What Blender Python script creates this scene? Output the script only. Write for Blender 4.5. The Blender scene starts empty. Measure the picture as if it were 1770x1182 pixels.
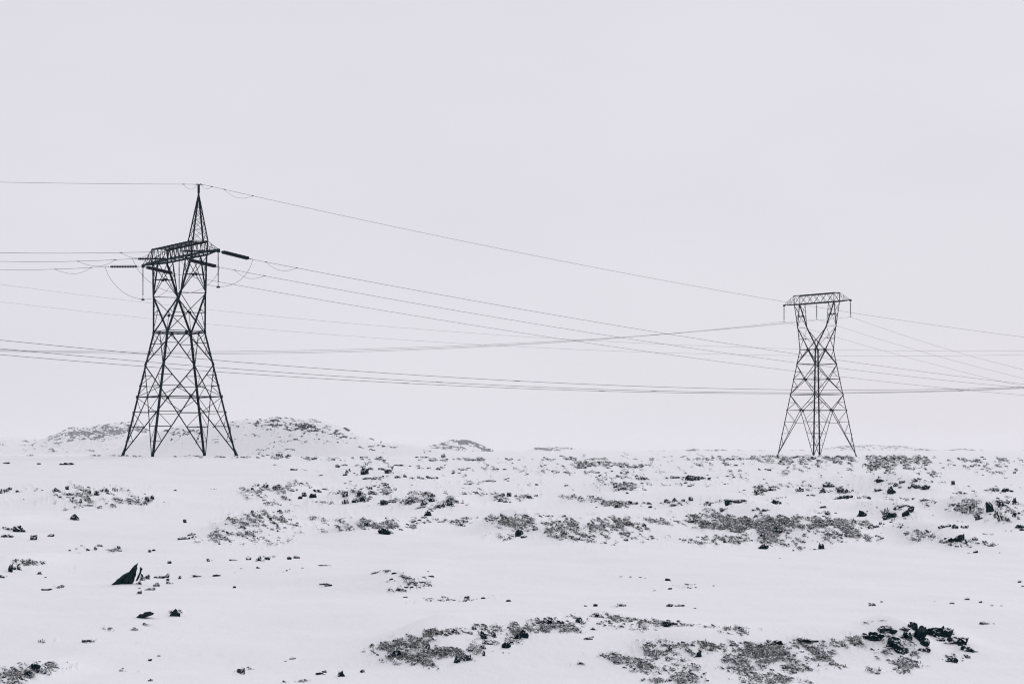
import bpy, math, random
import numpy as np
from mathutils import Vector, Matrix, Euler

random.seed(7)
RNG = np.random.default_rng(11)
SC = bpy.context.scene
COL = SC.collection
F = 4000.0            # focal length in photo pixels (photo is 1770 wide)
CX, HY = 885.0, 775.0  # principal column and horizon row of the photo


# ------------------------------------------------------------------ helpers
def tag(o, label=None, cat=None, group=None, kind=None):
    if label: o['label'] = label
    if cat: o['category'] = cat
    if group: o['group'] = group
    if kind: o['kind'] = kind
    return o


def empty(name, loc, rz=0.0):
    o = bpy.data.objects.new(name, None)
    o.empty_display_size = 0.5
    o.location = loc
    o.rotation_euler = (0, 0, rz)
    COL.objects.link(o)
    return o


class MB:
    """collects bars, angles, tubes, discs and plates into one mesh"""
    def __init__(s):
        s.v, s.f = [], []

    def quadbar(s, p0, p1, a, b):
        """bar from p0 to p1 whose section is the parallelogram of vectors a, b"""
        n = len(s.v)
        for p in (p0, p1):
            for q in (p - a - b, p + a - b, p + a + b, p - a + b):
                s.v.append(tuple(q))
        for i in range(4):
            j = (i + 1) % 4
            s.f.append((n + i, n + j, n + 4 + j, n + 4 + i))
        s.f.append((n + 3, n + 2, n + 1, n))
        s.f.append((n + 4, n + 5, n + 6, n + 7))

    def bar(s, p0, p1, w, t=None, up=None):
        p0, p1 = Vector(p0), Vector(p1)
        d = (p1 - p0)
        if d.length < 1e-6: return
        d.normalize()
        up = Vector(up) if up is not None else Vector((0, 0, 1))
        if abs(d.dot(up)) > 0.95: up = Vector((1, 0, 0)) if abs(d.x) < .9 else Vector((0, 1, 0))
        a = d.cross(up).normalized()
        b = d.cross(a).normalized()
        s.quadbar(p0, p1, a * (w / 2), b * ((t or w) / 2))

    def angle(s, p0, p1, da, db, size, th=0.016):
        """steel angle: two flanges reaching from the heel towards da and db"""
        p0, p1 = Vector(p0), Vector(p1)
        d = (p1 - p0).normalized()
        da, db = Vector(da), Vector(db)
        da = (da - d * da.dot(d)).normalized()
        db = (db - d * db.dot(d)).normalized()
        s.quadbar(p0 + da * size / 2, p1 + da * size / 2, da * size / 2, db * th / 2)
        o = da * (th * .5 + .001)
        s.quadbar(p0 + db * (size / 2 + th / 2) - o * 0, p1 + db * (size / 2 + th / 2), db * size / 2, da * th / 2)

    def tube(s, pts, r, n=5, cap=True):
        pts = [Vector(p) for p in pts]
        rings = []
        for i, p in enumerate(pts):
            d = (pts[min(i + 1, len(pts) - 1)] - pts[max(i - 1, 0)]).normalized()
            up = Vector((0, 0, 1)) if abs(d.z) < .95 else Vector((1, 0, 0))
            a = d.cross(up).normalized(); b = d.cross(a)
            ri = r[i] if isinstance(r, (list, tuple)) else r
            k = len(s.v)
            for j in range(n):
                t = 2 * math.pi * j / n
                s.v.append(tuple(p + a * (ri * math.cos(t)) + b * (ri * math.sin(t))))
            rings.append(k)
        for q, w in zip(rings, rings[1:]):
            for j in range(n):
                k = (j + 1) % n
                s.f.append((q + j, q + k, w + k, w + j))
        if cap:
            s.f.append(tuple(rings[0] + j for j in reversed(range(n))))
            s.f.append(tuple(rings[-1] + j for j in range(n)))

    def plate(s, c, n, size, th=0.02, up=(0, 0, 1)):
        n = Vector(n).normalized(); up = Vector(up)
        a = up.cross(n).normalized(); b = n.cross(a).normalized()
        c = Vector(c)
        k = len(s.v)
        pts = [(-.5, -.3), (-.3, -.5), (.3, -.5), (.5, -.3), (.5, .3), (.3, .5), (-.3, .5), (-.5, .3)]
        for sg in (-1, 1):
            for x, y in pts:
                s.v.append(tuple(c + a * x * size + b * y * size + n * (sg * th / 2)))
        m = len(pts)
        s.f.append(tuple(k + j for j in reversed(range(m))))
        s.f.append(tuple(k + m + j for j in range(m)))
        for j in range(m):
            q = (j + 1) % m
            s.f.append((k + j, k + q, k + m + q, k + m + j))

    def build(s, name, mat, parent=None, smooth=False):
        me = bpy.data.meshes.new(name)
        me.from_pydata(s.v, [], s.f)
        me.update()
        if smooth:
            me.polygons.foreach_set('use_smooth', [True] * len(me.polygons))
        me.materials.append(mat)
        o = bpy.data.objects.new(name, me)
        COL.objects.link(o)
        if parent: o.parent = parent
        return o


# numpy value noise
def _hash(ix, iy, seed):
    n = (ix.astype(np.int64) * 374761393 + iy.astype(np.int64) * 668265263 + seed * 974634777) & 0xffffffff
    n = ((n ^ (n >> 13)) * 1274126177) & 0xffffffff
    n = (n ^ (n >> 16)) & 0xffffffff
    return n / 4294967295.0


def vnoise(x, y, seed=0):
    x = np.asarray(x, float); y = np.asarray(y, float)
    ix = np.floor(x); iy = np.floor(y)
    fx = x - ix; fy = y - iy
    fx = fx * fx * fx * (fx * (fx * 6 - 15) + 10); fy = fy * fy * fy * (fy * (fy * 6 - 15) + 10)
    a = _hash(ix, iy, seed); b = _hash(ix + 1, iy, seed)
    c = _hash(ix, iy + 1, seed); d = _hash(ix + 1, iy + 1, seed)
    return (a + (b - a) * fx) * (1 - fy) + (c + (d - c) * fx) * fy


def fbm(x, y, seed=0, o=4, g=.5):
    s = 0; a = 1.0; t = 0
    for i in range(o):
        s = s + a * vnoise(x, y, seed + i * 17); t += a
        a *= g; x = x * 2.03 + 13.7; y = y * 2.03 - 7.1
    return s / t


def smooth(t):
    t = np.clip(t, 0, 1)
    return t * t * (3 - 2 * t)


# ------------------------------------------------------------------ materials
def new_mat(name):
    m = bpy.data.materials.new(name); m.use_nodes = True
    nt = m.node_tree
    b = nt.nodes['Principled BSDF']
    b.inputs['Specular IOR Level'].default_value = 0.1
    return m, nt, b


def noise(nt, scale, detail=4, rough=.55, coord=None):
    n = nt.nodes.new('ShaderNodeTexNoise')
    n.inputs['Scale'].default_value = scale
    n.inputs['Detail'].default_value = detail
    n.inputs['Roughness'].default_value = rough
    if coord: nt.links.new(coord, n.inputs['Vector'])
    return n.outputs['Fac']


def ramp(nt, fac, stops):
    r = nt.nodes.new('ShaderNodeValToRGB')
    e = r.color_ramp.elements
    while len(e) < len(stops): e.new(.5)
    for el, (p, c) in zip(e, stops):
        el.position = p; el.color = (*c, 1)
    nt.links.new(fac, r.inputs['Fac'])
    return r.outputs['Color']


def math_(nt, op, a, b=None, clamp=False):
    n = nt.nodes.new('ShaderNodeMath'); n.operation = op; n.use_clamp = clamp
    for i, q in enumerate((a, b)):
        if q is None: continue
        if isinstance(q, (int, float)): n.inputs[i].default_value = q
        else: nt.links.new(q, n.inputs[i])
    return n.outputs[0]


def mix(nt, fac, a, b):
    n = nt.nodes.new('ShaderNodeMix'); n.data_type = 'RGBA'
    for i, q in ((0, fac), (6, a), (7, b)):
        if isinstance(q, (int, float)): n.inputs[i].default_value = q
        elif isinstance(q, tuple): n.inputs[i].default_value = (*q, 1)
        else: nt.links.new(q, n.inputs[i])
    return n.outputs[2]


SNOW = (0.822, 0.826, 0.842)
DARK = (0.0065, 0.020, 0.027)
TURF = (0.15, 0.16, 0.152)


def obj_coord(nt, which='Object'):
    return nt.nodes.new('ShaderNodeTexCoord').outputs[which]


def mat_steel():
    m, nt, b = new_mat('galvanised steel gone dark')
    c = ramp(nt, noise(nt, 1.3, 3, .6, obj_coord(nt)), [(.3, (.0045, .018, .026)), (.7, (.010, .027, .036))])
    nt.links.new(c, b.inputs['Base Color'])
    b.inputs['Roughness'].default_value = .7
    b.inputs['Specular IOR Level'].default_value = .06
    return m


def mat_plain(name, col, rough=.7, spec=.08):
    m, nt, b = new_mat(name)
    c = ramp(nt, noise(nt, 3, 2, .5, obj_coord(nt)), [(.2, tuple(x * .8 for x in col)), (.8, tuple(x * 1.15 for x in col))])
    nt.links.new(c, b.inputs['Base Color'])
    b.inputs['Roughness'].default_value = rough
    b.inputs['Specular IOR Level'].default_value = spec
    return m


def mat_rock(name='black lava with blown snow', snow=.22, amp=3.4):
    m, nt, b = new_mat(name)
    co = nt.nodes.new('ShaderNodeNewGeometry')
    n1 = noise(nt, 9, 5, .65, co.outputs['Position'])
    rock = ramp(nt, n1, [(.32, (.0035, .015, .021)), (.56, (.009, .025, .033)), (.68, (.045, .060, .062)), (.8, (.10, .115, .112))])
    sep = nt.nodes.new('ShaderNodeSeparateXYZ'); nt.links.new(co.outputs['Normal'], sep.inputs[0])
    # blown snow lies in ragged patches, most of it on the upper faces
    oi = nt.nodes.new('ShaderNodeObjectInfo')
    vm = nt.nodes.new('ShaderNodeVectorMath'); vm.operation = 'ADD'
    sc = nt.nodes.new('ShaderNodeCombineXYZ')
    for i in range(3): nt.links.new(math_(nt, 'MULTIPLY', oi.outputs['Random'], 30 + 17 * i), sc.inputs[i])
    nt.links.new(obj_coord(nt), vm.inputs[0]); nt.links.new(sc.outputs[0], vm.inputs[1])
    n2 = noise(nt, 3.2, 4, .62, vm.outputs[0])
    k = math_(nt, 'ADD', math_(nt, 'MULTIPLY', sep.outputs['Z'], .55), math_(nt, 'MULTIPLY', math_(nt, 'SUBTRACT', n2, .5), amp))
    k = math_(nt, 'MULTIPLY', math_(nt, 'SUBTRACT', k, snow), 9, True)
    nt.links.new(mix(nt, k, rock, SNOW), b.inputs['Base Color'])
    b.inputs['Roughness'].default_value = .85
    b.inputs['Specular IOR Level'].default_value = .04
    bp = nt.nodes.new('ShaderNodeBump'); bp.inputs['Strength'].default_value = .6; bp.inputs['Distance'].default_value = .03
    nt.links.new(noise(nt, 22, 5, .7, co.outputs['Position']), bp.inputs['Height'])
    nt.links.new(bp.outputs[0], b.inputs['Normal'])
    return m


def mat_ground(name, scale=2.6, dark=DARK, turf=TURF, contrast=3.2, comb=(1, 1, 1)):
    """snow, with turf and black lava gravel wherever the painted 'bare' amount beats the noise"""
    m, nt, b = new_mat(name)
    at = nt.nodes.new('ShaderNodeAttribute'); at.attribute_name = 'bare'
    co = nt.nodes.new('ShaderNodeNewGeometry').outputs['Position']
    # streaks combed by the wind: short across, long down-wind
    mp = nt.nodes.new('ShaderNodeMapping'); mp.inputs['Scale'].default_value = comb
    mp.inputs['Rotation'].default_value = (0, 0, math.radians(4))
    nt.links.new(co, mp.inputs['Vector']); co2 = mp.outputs[0]
    n1 = noise(nt, scale, 6, .72, co2)
    k = math_(nt, 'ADD', at.outputs['Fac'], math_(nt, 'MULTIPLY', math_(nt, 'SUBTRACT', n1, .5), contrast))
    k = math_(nt, 'MULTIPLY', math_(nt, 'SUBTRACT', k, .62), 3.5, True)
    k = math_(nt, 'MULTIPLY', k, math_(nt, 'MULTIPLY', at.outputs['Fac'], 8, True))
    at2 = nt.nodes.new('ShaderNodeAttribute'); at2.attribute_name = 'turf'
    n2 = noise(nt, scale * 1.7, 5, .65, co2)
    n2 = math_(nt, 'ADD', n2, math_(nt, 'MULTIPLY', math_(nt, 'SUBTRACT', at2.outputs['Fac'], .5), .22))
    soil = ramp(nt, n2, [(.36, dark), (.5, tuple(.45 * d + .55 * t for d, t in zip(dark, turf))), (.62, turf)])
    n3 = noise(nt, .35, 3, .5, co)
    snow = ramp(nt, n3, [(.3, tuple(c * .985 for c in SNOW)), (.7, SNOW)])
    nt.links.new(mix(nt, k, snow, soil), b.inputs['Base Color'])
    b.inputs['Roughness'].default_value = .9
    b.inputs['Specular IOR Level'].default_value = .03
    bp = nt.nodes.new('ShaderNodeBump'); bp.inputs['Strength'].default_value = .55; bp.inputs['Distance'].default_value = .05
    mr = nt.nodes.new('ShaderNodeMapping'); mr.inputs['Scale'].default_value = (1, .45, 1); mr.inputs['Rotation'].default_value = (0, 0, .5)
    nt.links.new(co, mr.inputs['Vector'])
    nt.links.new(noise(nt, 4.5, 6, .65, mr.outputs[0]), bp.inputs['Height'])
    nt.links.new(bp.outputs[0], b.inputs['Normal'])
    return m


def mat_grass():
    m, nt, b = new_mat('withered grass')
    at = nt.nodes.new('ShaderNodeAttribute'); at.attribute_name = 'tone'
    c = ramp(nt, at.outputs['Fac'], [(0, (.016, .030, .035)), (.3, (.10, .115, .112)), (.62, (.30, .305, .295)), (.86, (.45, .45, .45)), (.9, (.80, .80, .82))])
    nt.links.new(c, b.inputs['Base Color'])
    b.inputs['Roughness'].default_value = .9
    b.inputs['Specular IOR Level'].default_value = .03
    return m


M_STEEL = mat_steel()
M_GLASS = mat_plain('dark insulator glass', (.006, .019, .026), .5, .1)
M_WIRE = mat_plain('weathered cable', (.05, .06, .07), .6, .1)
M_ROCK = mat_rock()
M_BARE_ROCK = mat_rock('black lava swept clean', .44, 3.2)
M_BOULDER = mat_rock('wet black lava boulder', .95, 2.2)
M_GROUND = mat_ground('snow over turf and lava', 4.2, contrast=2.4, comb=(1, .13, 1.4))
M_HILL = mat_ground('snow over a rocky knoll', .30, contrast=1.0)
M_FARHILL = mat_ground('snow over distant lava slopes', .05, contrast=1.3)
M_GRASS = mat_grass()

# ------------------------------------------------------------------ terrain
D_T = np.array([2, 24.6, 50, 80, 120, 160, 210, 300, 381, 600, 1500, 4000, 12000.])
Y_L = np.array([None, 1182, 975, 900, 846, 814, 788.6, 790.5, 791, 791.5, 789, 786, 782], dtype=object)
Y_R = np.array([None, 1182, 975, 900, 846, 821, 806, 795, 789.2, 787, 783.5, 780, 778], dtype=object)


def _z(Y):
    z = [(HY - y) * d / F if y is not None else -2.5 for y, d in zip(Y, D_T)]
    return np.array(z, float)


Z_L, Z_R = _z(Y_L), _z(Y_R)
LOGD = np.log(D_T)

# gentle swells of the lava under the snow: (px, py of the middle, width px, depth m, height m)
SWELLS = [
    (745, 1118, 190, 1.6, .20), (890, 1098, 260, 1.8, .19), (1050, 1085, 240, 1.8, .13),
    (1170, 1130, 170, 1.5, .14), (1300, 1128, 240, 1.7, .22), (1440, 1120, 190, 1.6, .24), (1545, 1115, 120, 1.2, .30), (1640, 1105, 110, 1.2, .14),
    (40, 1165, 110, 1.5, .14), (225, 1000, 60, 1.4, .05),
    (430, 915, 130, 4, .34), (640, 918, 130, 4, .40), (890, 912, 110, 4.5, .45), (1010, 925, 150, 4.5, .42),
    (1120, 915, 130, 5, .32), (1290, 912, 190, 5, .55), (1420, 925, 160, 5, .40), (1590, 930, 90, 4, .3), (1655, 935, 90, 4, .3),
    (160, 862, 170, 6, .35), (490, 845, 120, 6, .35), (640, 860, 170, 6, .45), (760, 872, 120, 6, .45), (880, 862, 90, 6, .3),
    (1060, 868, 170, 6, .5), (1180, 870, 120, 6, .4), (1270, 872, 120, 6, .4), (1440, 838, 130, 7, .5), (1560, 842, 120, 7, .8),
    (1700, 890, 110, 6, .75), (1555, 885, 80, 5, .5), (1070, 842, 90, 7, .3), (640, 812, 120, 9, .45), (700, 828, 140, 8, .3),
    (1180, 826, 120, 8, .35), (1030, 805, 140, 12, .35), (1540, 800, 220, 16, .6), (1390, 797, 130, 14, .3), (1700, 806, 150, 12, .4),
    (0, 905, 80, 5, .25), (20, 978, 90, 3, .2), (700, 1003, 130, 3, .1), (1412, 788, 60, 10, .45),
]


def base_z(r, az):
    az = np.clip(az, -.30, .30)
    px = CX + F * np.tan(az)
    w = smooth((px - 480) / 460.)
    lr = np.log(np.clip(r, 2.0, 12000))
    return np.interp(lr, LOGD, Z_L) * (1 - w) + np.interp(lr, LOGD, Z_R) * w


def _px_on_base(px, py):
    a = (px - CX) / F; b = (HY - py) / F
    t = np.geomspace(12, 420, 6000)
    zz = base_z(t * math.hypot(1, a), np.full_like(t, math.atan(a)))
    hit = np.nonzero(b * t < zz)[0]
    i = hit[0] if len(hit) else len(t) - 1
    return a * t[i], t[i]


SW = []
for (px, py, w, dep, h) in SWELLS:
    gx, gy = _px_on_base(px, py + 8)
    SW.append((gx, gy, w / F * gy * .5, dep, h))


def height(x, y):
    x = np.asarray(x, float); y = np.asarray(y, float)
    r = np.hypot(x, y); az = np.arctan2(x, y)
    z = base_z(r, az)
    for gx, gy, sx, sy, h in SW:
        dx = (x - gx) / sx; dy = (y - gy) / sy
        # steep towards the road, long lee side behind
        dy = np.where(dy < 0, dy * 1.15, dy * .55)
        q = dx * dx + dy * dy
        near = q < 9
        if near.any():
            z = z + np.where(near, h * 1.3 * np.exp(-q), 0)
    z = z + (fbm(x / 9, y / 12, 3, 3) - .5) * .46 + (fbm(x / 3.1, y / 4.0, 15, 3) - .5) * .18 + (fbm(x / 1.2, y / 1.5, 9, 3) - .5) * .045
    far = smooth((r - 420) / 800)
    z = z + far * (fbm(x / 160, y / 260, 21, 3) - .5) * 2.4
    # level pad where the pylons stand
    for (qx, qy, qz, qr) in PADS:
        k = np.exp(-(((x - qx) / qr) ** 2 + ((y - qy) / qr) ** 2))
        z = z * (1 - k) + qz * k
    return z


def at(px, py, d):
    """the point d metres in front of the camera seen at photo pixel (px, py)"""
    return Vector(((px - CX) / F * d, d, (HY - py) / F * d))


PYL_A = Vector(((309.7 - CX) / F * 210.5, 210.5, -.71))
PYL_B = Vector(((1411.6 - CX) / F * 381.0, 381.0, -1.34))
PADS = [(PYL_A.x, PYL_A.y, -.70, 11.0), (PYL_B.x, PYL_B.y, -1.33, 10.0)]
HAZE = 0.00006
CLOUD = 1.015

# ------------------------------------------------------------------ what pokes through the snow
# every panel is an enlarged quarter of the ground; 1 photo px = 3.933 panel px
K = 3.9333
PANEL = {'A': (0, 700), 'B': (450, 700), 'C': (900, 700), 'D': (1320, 700),
         'a': (0, 900), 'b': (450, 900), 'c': (900, 900), 'd': (1320, 900)}

# stones: x of the middle, y of the foot, width, height, lean in degrees (panel px)
STONES = {
'A': """455 405 90 14;265 403 30 12;40 398 50 8;15 600 35 35;45 590 30 25;70 575 30 22;395 590 70 22 20;460 575 25 30;470 612 60 20;655 612 35 35;
605 600 25 25;715 590 40 28 20;780 585 30 30;820 580 25 15;545 665 20 35;590 650 30 20;595 684 80 10 -5;510 693 20 12;940 640 20 22;1000 655 30 30;
1035 640 30 30;1115 660 18 22;985 605 18 10;505 780 62 38 35;1190 582 25 18;1258 800 18 28;50 845 60 18;125 860 75 45 20;45 895 75 22;228 915 40 38;
345 893 50 20 10;1250 912 75 20;1300 885 50 18;475 990 25 14;520 978 20 14;555 957 22 16;650 985 25 25;680 960 35 15;805 975 26 22;1020 1000 20 25;
1045 990 30 10;92 1055 25 16;210 1070 50 30;170 1075 40 20""",
'a': """70 345 30 60;95 330 25 25;130 330 40 40 30;10 385 40 20;45 378 20 20;268 362 30 20 20;310 385 16 18;968 405 30 52;1000 395 34 34;950 430 30 25 25;
1085 388 70 18 5;1140 385 30 30;1140 405 25 12;1150 428 45 18 20;1070 445 35 28 30;1020 470 60 16 10;945 460 30 12;950 495 35 25;1217 393 22 24 25;1335 380 60 18;
1150 290 25 22;1115 308 15 15;1420 275 22 25 20;1440 268 10 20;1595 270 70 9 6;1690 265 50 6;1755 272 35 35 35;1640 325 15 12;1755 322 30 14;1597 352 16 10;
1475 375 60 8;1595 455 30 12;310 472 50 14;345 468 25 16;420 452 25 20;1185 645 70 46 20;1005 712 30 12;570 825 25 20;605 818 30 12;1080 918 30 15 15;
1020 950 30 8 10;230 1008 75 45;285 990 25 12;295 1030 45 30;185 1050 50 35;145 1078 35 30;75 1080 40 16;25 1065 30 18;40 1035 40 16;90 1000 40 16;
340 965 40 12;1640 1035 45 35;1660 1003 15 20 20;1690 995 30 10;1020 1088 28 20""",
'B': """470 378 18 12;190 350 35 22;130 348 40 20 15;310 364 14 14;545 376 14 12;575 378 14 12;1243 355 28 28;1110 358 40 12;1140 355 20 10;100 408 25 8;
230 442 60 8;315 445 14 8;525 425 30 18;575 412 40 14;602 460 36 30 -30;640 465 18 20;655 475 20 10;575 478 30 8;715 470 52 55;750 440 35 22;
825 440 50 16;865 464 60 38 -35;890 420 30 14;940 412 60 8;1012 415 30 12;1075 415 25 8;1100 432 20 8;1210 440 28 20;715 505 35 15;780 506 40 22;
740 500 25 12;840 488 60 10;935 495 40 18;985 490 25 22;1030 498 30 14;1085 500 50 18;1160 498 25 10;1200 500 22 12;1415 430 35 14 15;1390 440 40 6;
1310 467 25 8;1545 520 60 12;1500 528 40 10;1410 540 60 8;40 560 30 35;100 575 30 35;10 580 20 20;297 622 30 34;348 632 46 44 -25;385 590 55 20 15;
435 575 50 14;270 638 40 12;580 670 40 30;575 620 30 40;590 565 15 10;650 660 45 35 25;685 655 40 40 20;672 620 28 40;735 620 40 35;765 605 60 24 10;
800 560 25 12;770 555 40 14 20;855 545 40 14;875 562 25 14;745 570 30 18;838 678 50 36;885 660 50 18 10;1020 665 70 26 8;1050 650 25 20;920 660 30 18;
1170 620 36 26;1130 605 35 14;1110 680 60 32 30;1165 655 70 26 25;1080 700 80 12 20;1280 682 60 38 15;1210 695 45 24;1240 690 30 28;1330 655 40 12;1145 752 45 40 35;
1115 768 40 14;740 685 14 14;1630 655 30 22;1650 620 25 25;1690 620 25 30;130 725 30 18;90 730 20 14;845 877 78 52;882 872 42 24;720 820 26 40;
1080 785 30 8;1220 795 60 9 10;1390 800 45 24;1430 805 20 20;1755 892 40 50;1700 910 30 18;1637 892 18 12""",
'b': """45 265 35 30;90 245 28 12;195 262 35 12;245 255 35 20 20;180 340 20 18 20;200 328 12 8;155 347 10 8;288 322 20 12 20;440 305 85 7;482 312 14 14;
455 442 50 22;415 433 40 6;780 355 60 9 20;857 338 30 10;910 360 38 12;1140 345 18 10;1160 380 38 14;1110 383 30 8;890 400 30 10;1000 390 60 14;
1040 398 25 14;940 475 28 25;990 455 30 14;1010 430 30 12;1050 425 20 14;1135 430 18 10;1100 420 60 7;980 475 30 8;985 520 35 12;1145 525 14 14;
1245 518 40 8;1275 538 28 12;1318 540 28 8;1390 548 28 18;1440 542 25 12;1515 528 30 12;1690 547 40 8;172 955 18 14;220 938 60 7 20;435 1030 30 20;
400 1042 60 6;550 1055 40 44;525 1073 10 8;692 1030 30 22 25;710 1012 20 10;1330 962 36 50 25;1405 945 60 40;1425 885 50 22;1525 800 35 60 -20;1590 790 28 60 15;
1545 835 60 28;1510 865 40 30;1665 862 54 38 20;1700 835 40 30 30;1750 800 44 40 30;1650 897 16 12;1690 897 12 16;1457 738 25 30;1325 760 50 28;1270 740 30 14;
1185 765 50 22;1420 765 40 16;1520 915 18 36;925 925 60 50;1140 870 28 46""",
'C': """130 303 40 12;345 460 18 8;368 460 16 14;300 456 20 8;660 490 25 20;690 498 25 14;640 497 20 10;740 495 20 6;830 500 50 18;848 503 25 12;
995 497 25 14;1055 497 65 15;1145 512 52 36;1195 510 40 28;1230 500 40 20;1280 500 30 10;1210 490 30 14;110 545 22 10;310 550 25 8;355 577 14 8;
660 582 50 18 25;690 575 40 22;745 568 80 14;840 577 35 10;650 560 40 18;720 545 50 14;975 548 80 7;1150 553 40 6;1270 555 20 6;1410 535 16 10;
1385 538 25 6;1605 607 42 40;1650 585 50 28;1700 582 40 28;1520 580 25 14;40 630 44 26;325 625 40 12;600 670 30 14;648 698 30 26;515 697 18 16;
745 670 30 24;780 675 40 18 -10;820 685 20 20;880 697 30 12;915 705 12 18;1000 665 50 24 20;1045 655 40 26 20;1040 685 50 18;1105 655 30 20 -25;1098 680 20 14;
1152 650 38 30 -20;1270 682 40 35;1300 665 30 16;1330 662 25 12;1410 682 50 45;1450 662 50 20;1490 665 40 28;1520 655 35 20;1220 675 16 16;1285 688 20 10;
1735 674 62 36;1660 720 60 20;1590 715 40 8;1380 715 50 16 10;1180 797 44 25;1275 808 36 22;1130 757 20 14;863 787 20 22;1690 445 30 12 -20;1705 432 20 6;
1490 450 30 8;1460 412 30 10;520 412 30 12;820 415 35 8;1035 380 14 10""",
'c': """20 792 80 50 35;460 805 55 20;490 790 20 8;395 690 42 38;500 650 60 26;490 740 30 24;320 715 50 22;270 702 40 28;180 698 60 34;380 738 50 18;
620 660 60 9;745 685 30 22;1018 713 92 30 6;1075 684 40 12;440 580 25 9;507 580 35 14;690 580 45 16;1012 582 40 22;1080 580 60 16;1183 595 25 8;
680 380 20 10;845 390 18 22;815 385 25 6;1020 408 14 10;1000 405 40 6;1140 435 55 11;1185 433 20 8;1015 465 30 10;910 475 25 6;1310 443 14 6;
1725 837 105 26 8;20 115 50 18;5 92 25 30;278 122 18 18;375 125 60 18;585 115 40 24;290 95 50 24;470 110 40 12;635 165 25 10;715 135 30 18;
1740 82 74 34 30;1640 105 25 28;1650 190 60 38;1270 25 40 18;1180 10 50 18;1200 920 40 50 -20;1010 880 40 36;1000 940 36 24""",
'D': """215 360 50 14;320 366 60 24;440 340 40 10 -10;435 412 30 14;570 430 20 12;20 440 30 12 -15;50 432 20 6;1200 487 20 8;1288 543 26 32;445 555 76 30;
400 592 40 30;530 592 50 34 -15;560 595 28 28;515 572 25 22;240 585 50 32 10;525 638 125 26 12;590 630 45 9;650 632 30 14;715 638 40 9;780 585 60 26 12;
862 602 58 52 20;900 550 40 22 20;945 527 40 20;1035 520 26 25;1025 560 76 28;1100 572 58 32;790 522 70 6;1290 598 16 12;1575 585 42 25;1650 585 80 22;
1625 577 40 12;1580 550 25 20 30;1682 545 14 12;83 676 62 35;15 720 40 16;405 698 40 18;435 745 30 25 20;490 735 25 16;680 755 72 46;705 725 22 20;
910 705 50 28 10;945 690 60 18;985 690 25 20;860 767 82 46 -12;835 730 30 36;970 752 46 45;1000 727 42 44 10;615 805 42 28 -20;600 790 25 14;680 815 50 16;
730 832 40 30;770 832 30 18;800 810 40 16 15;870 796 30 16 15;920 827 22 18;980 833 14 12;800 870 12 22;640 890 32 16;690 885 20 14 -15;95 867 72 36 30;
10 972 36 22;400 977 40 46 30;345 982 25 16;1110 650 80 12;1210 836 42 22;1300 837 40 30;1365 837 46 26;1255 826 50 4;1320 790 12 10;1350 793 14 8;
1465 777 46 35;1545 722 50 70 20;1520 735 40 40;1610 690 40 46 -15;1650 667 40 28;1600 660 50 22;1700 675 25 50;1610 787 30 48 -15;1580 752 30 38;1700 757 25 48 15;
1660 787 26 30;1420 702 30 38;1340 922 72 45 -10;1280 932 60 30 20;1380 937 45 28 -20;1437 917 36 26;1500 937 36 22 25;1540 957 40 14;1740 835 62 25;1755 852 40 12;
1395 1007 20 13;1440 1003 40 7;1605 1005 12 6;110 1042 16 8""",
'd': """1163 548 9 20;740 577 55 24;800 552 25 11;1740 418 35 8;1762 446 25 14;1385 535 40 7;1475 555 30 14;1550 577 25 12 -15;1615 578 20 12;1280 562 40 7;
1495 700 40 16;750 806 105 55 -14;840 752 90 34;1010 732 58 44 15;1042 800 62 84 -22;960 745 50 28;880 862 80 64 20;930 892 76 62;970 802 56 50;850 832 60 46 25;
1100 850 66 44 38;1075 882 40 18;1108 887 40 28;1185 782 112 52 -8;1240 752 56 34 -25;1200 812 46 24 -12;1310 832 100 50 -10;1365 878 105 40 -35;1255 832 58 10;1378 930 42 20 -25;
75 836 100 26 5;300 820 140 18 8;205 1034 34 24 -25;1280 958 60 34 -20;150 1000 40 20 -20""",
}

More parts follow.
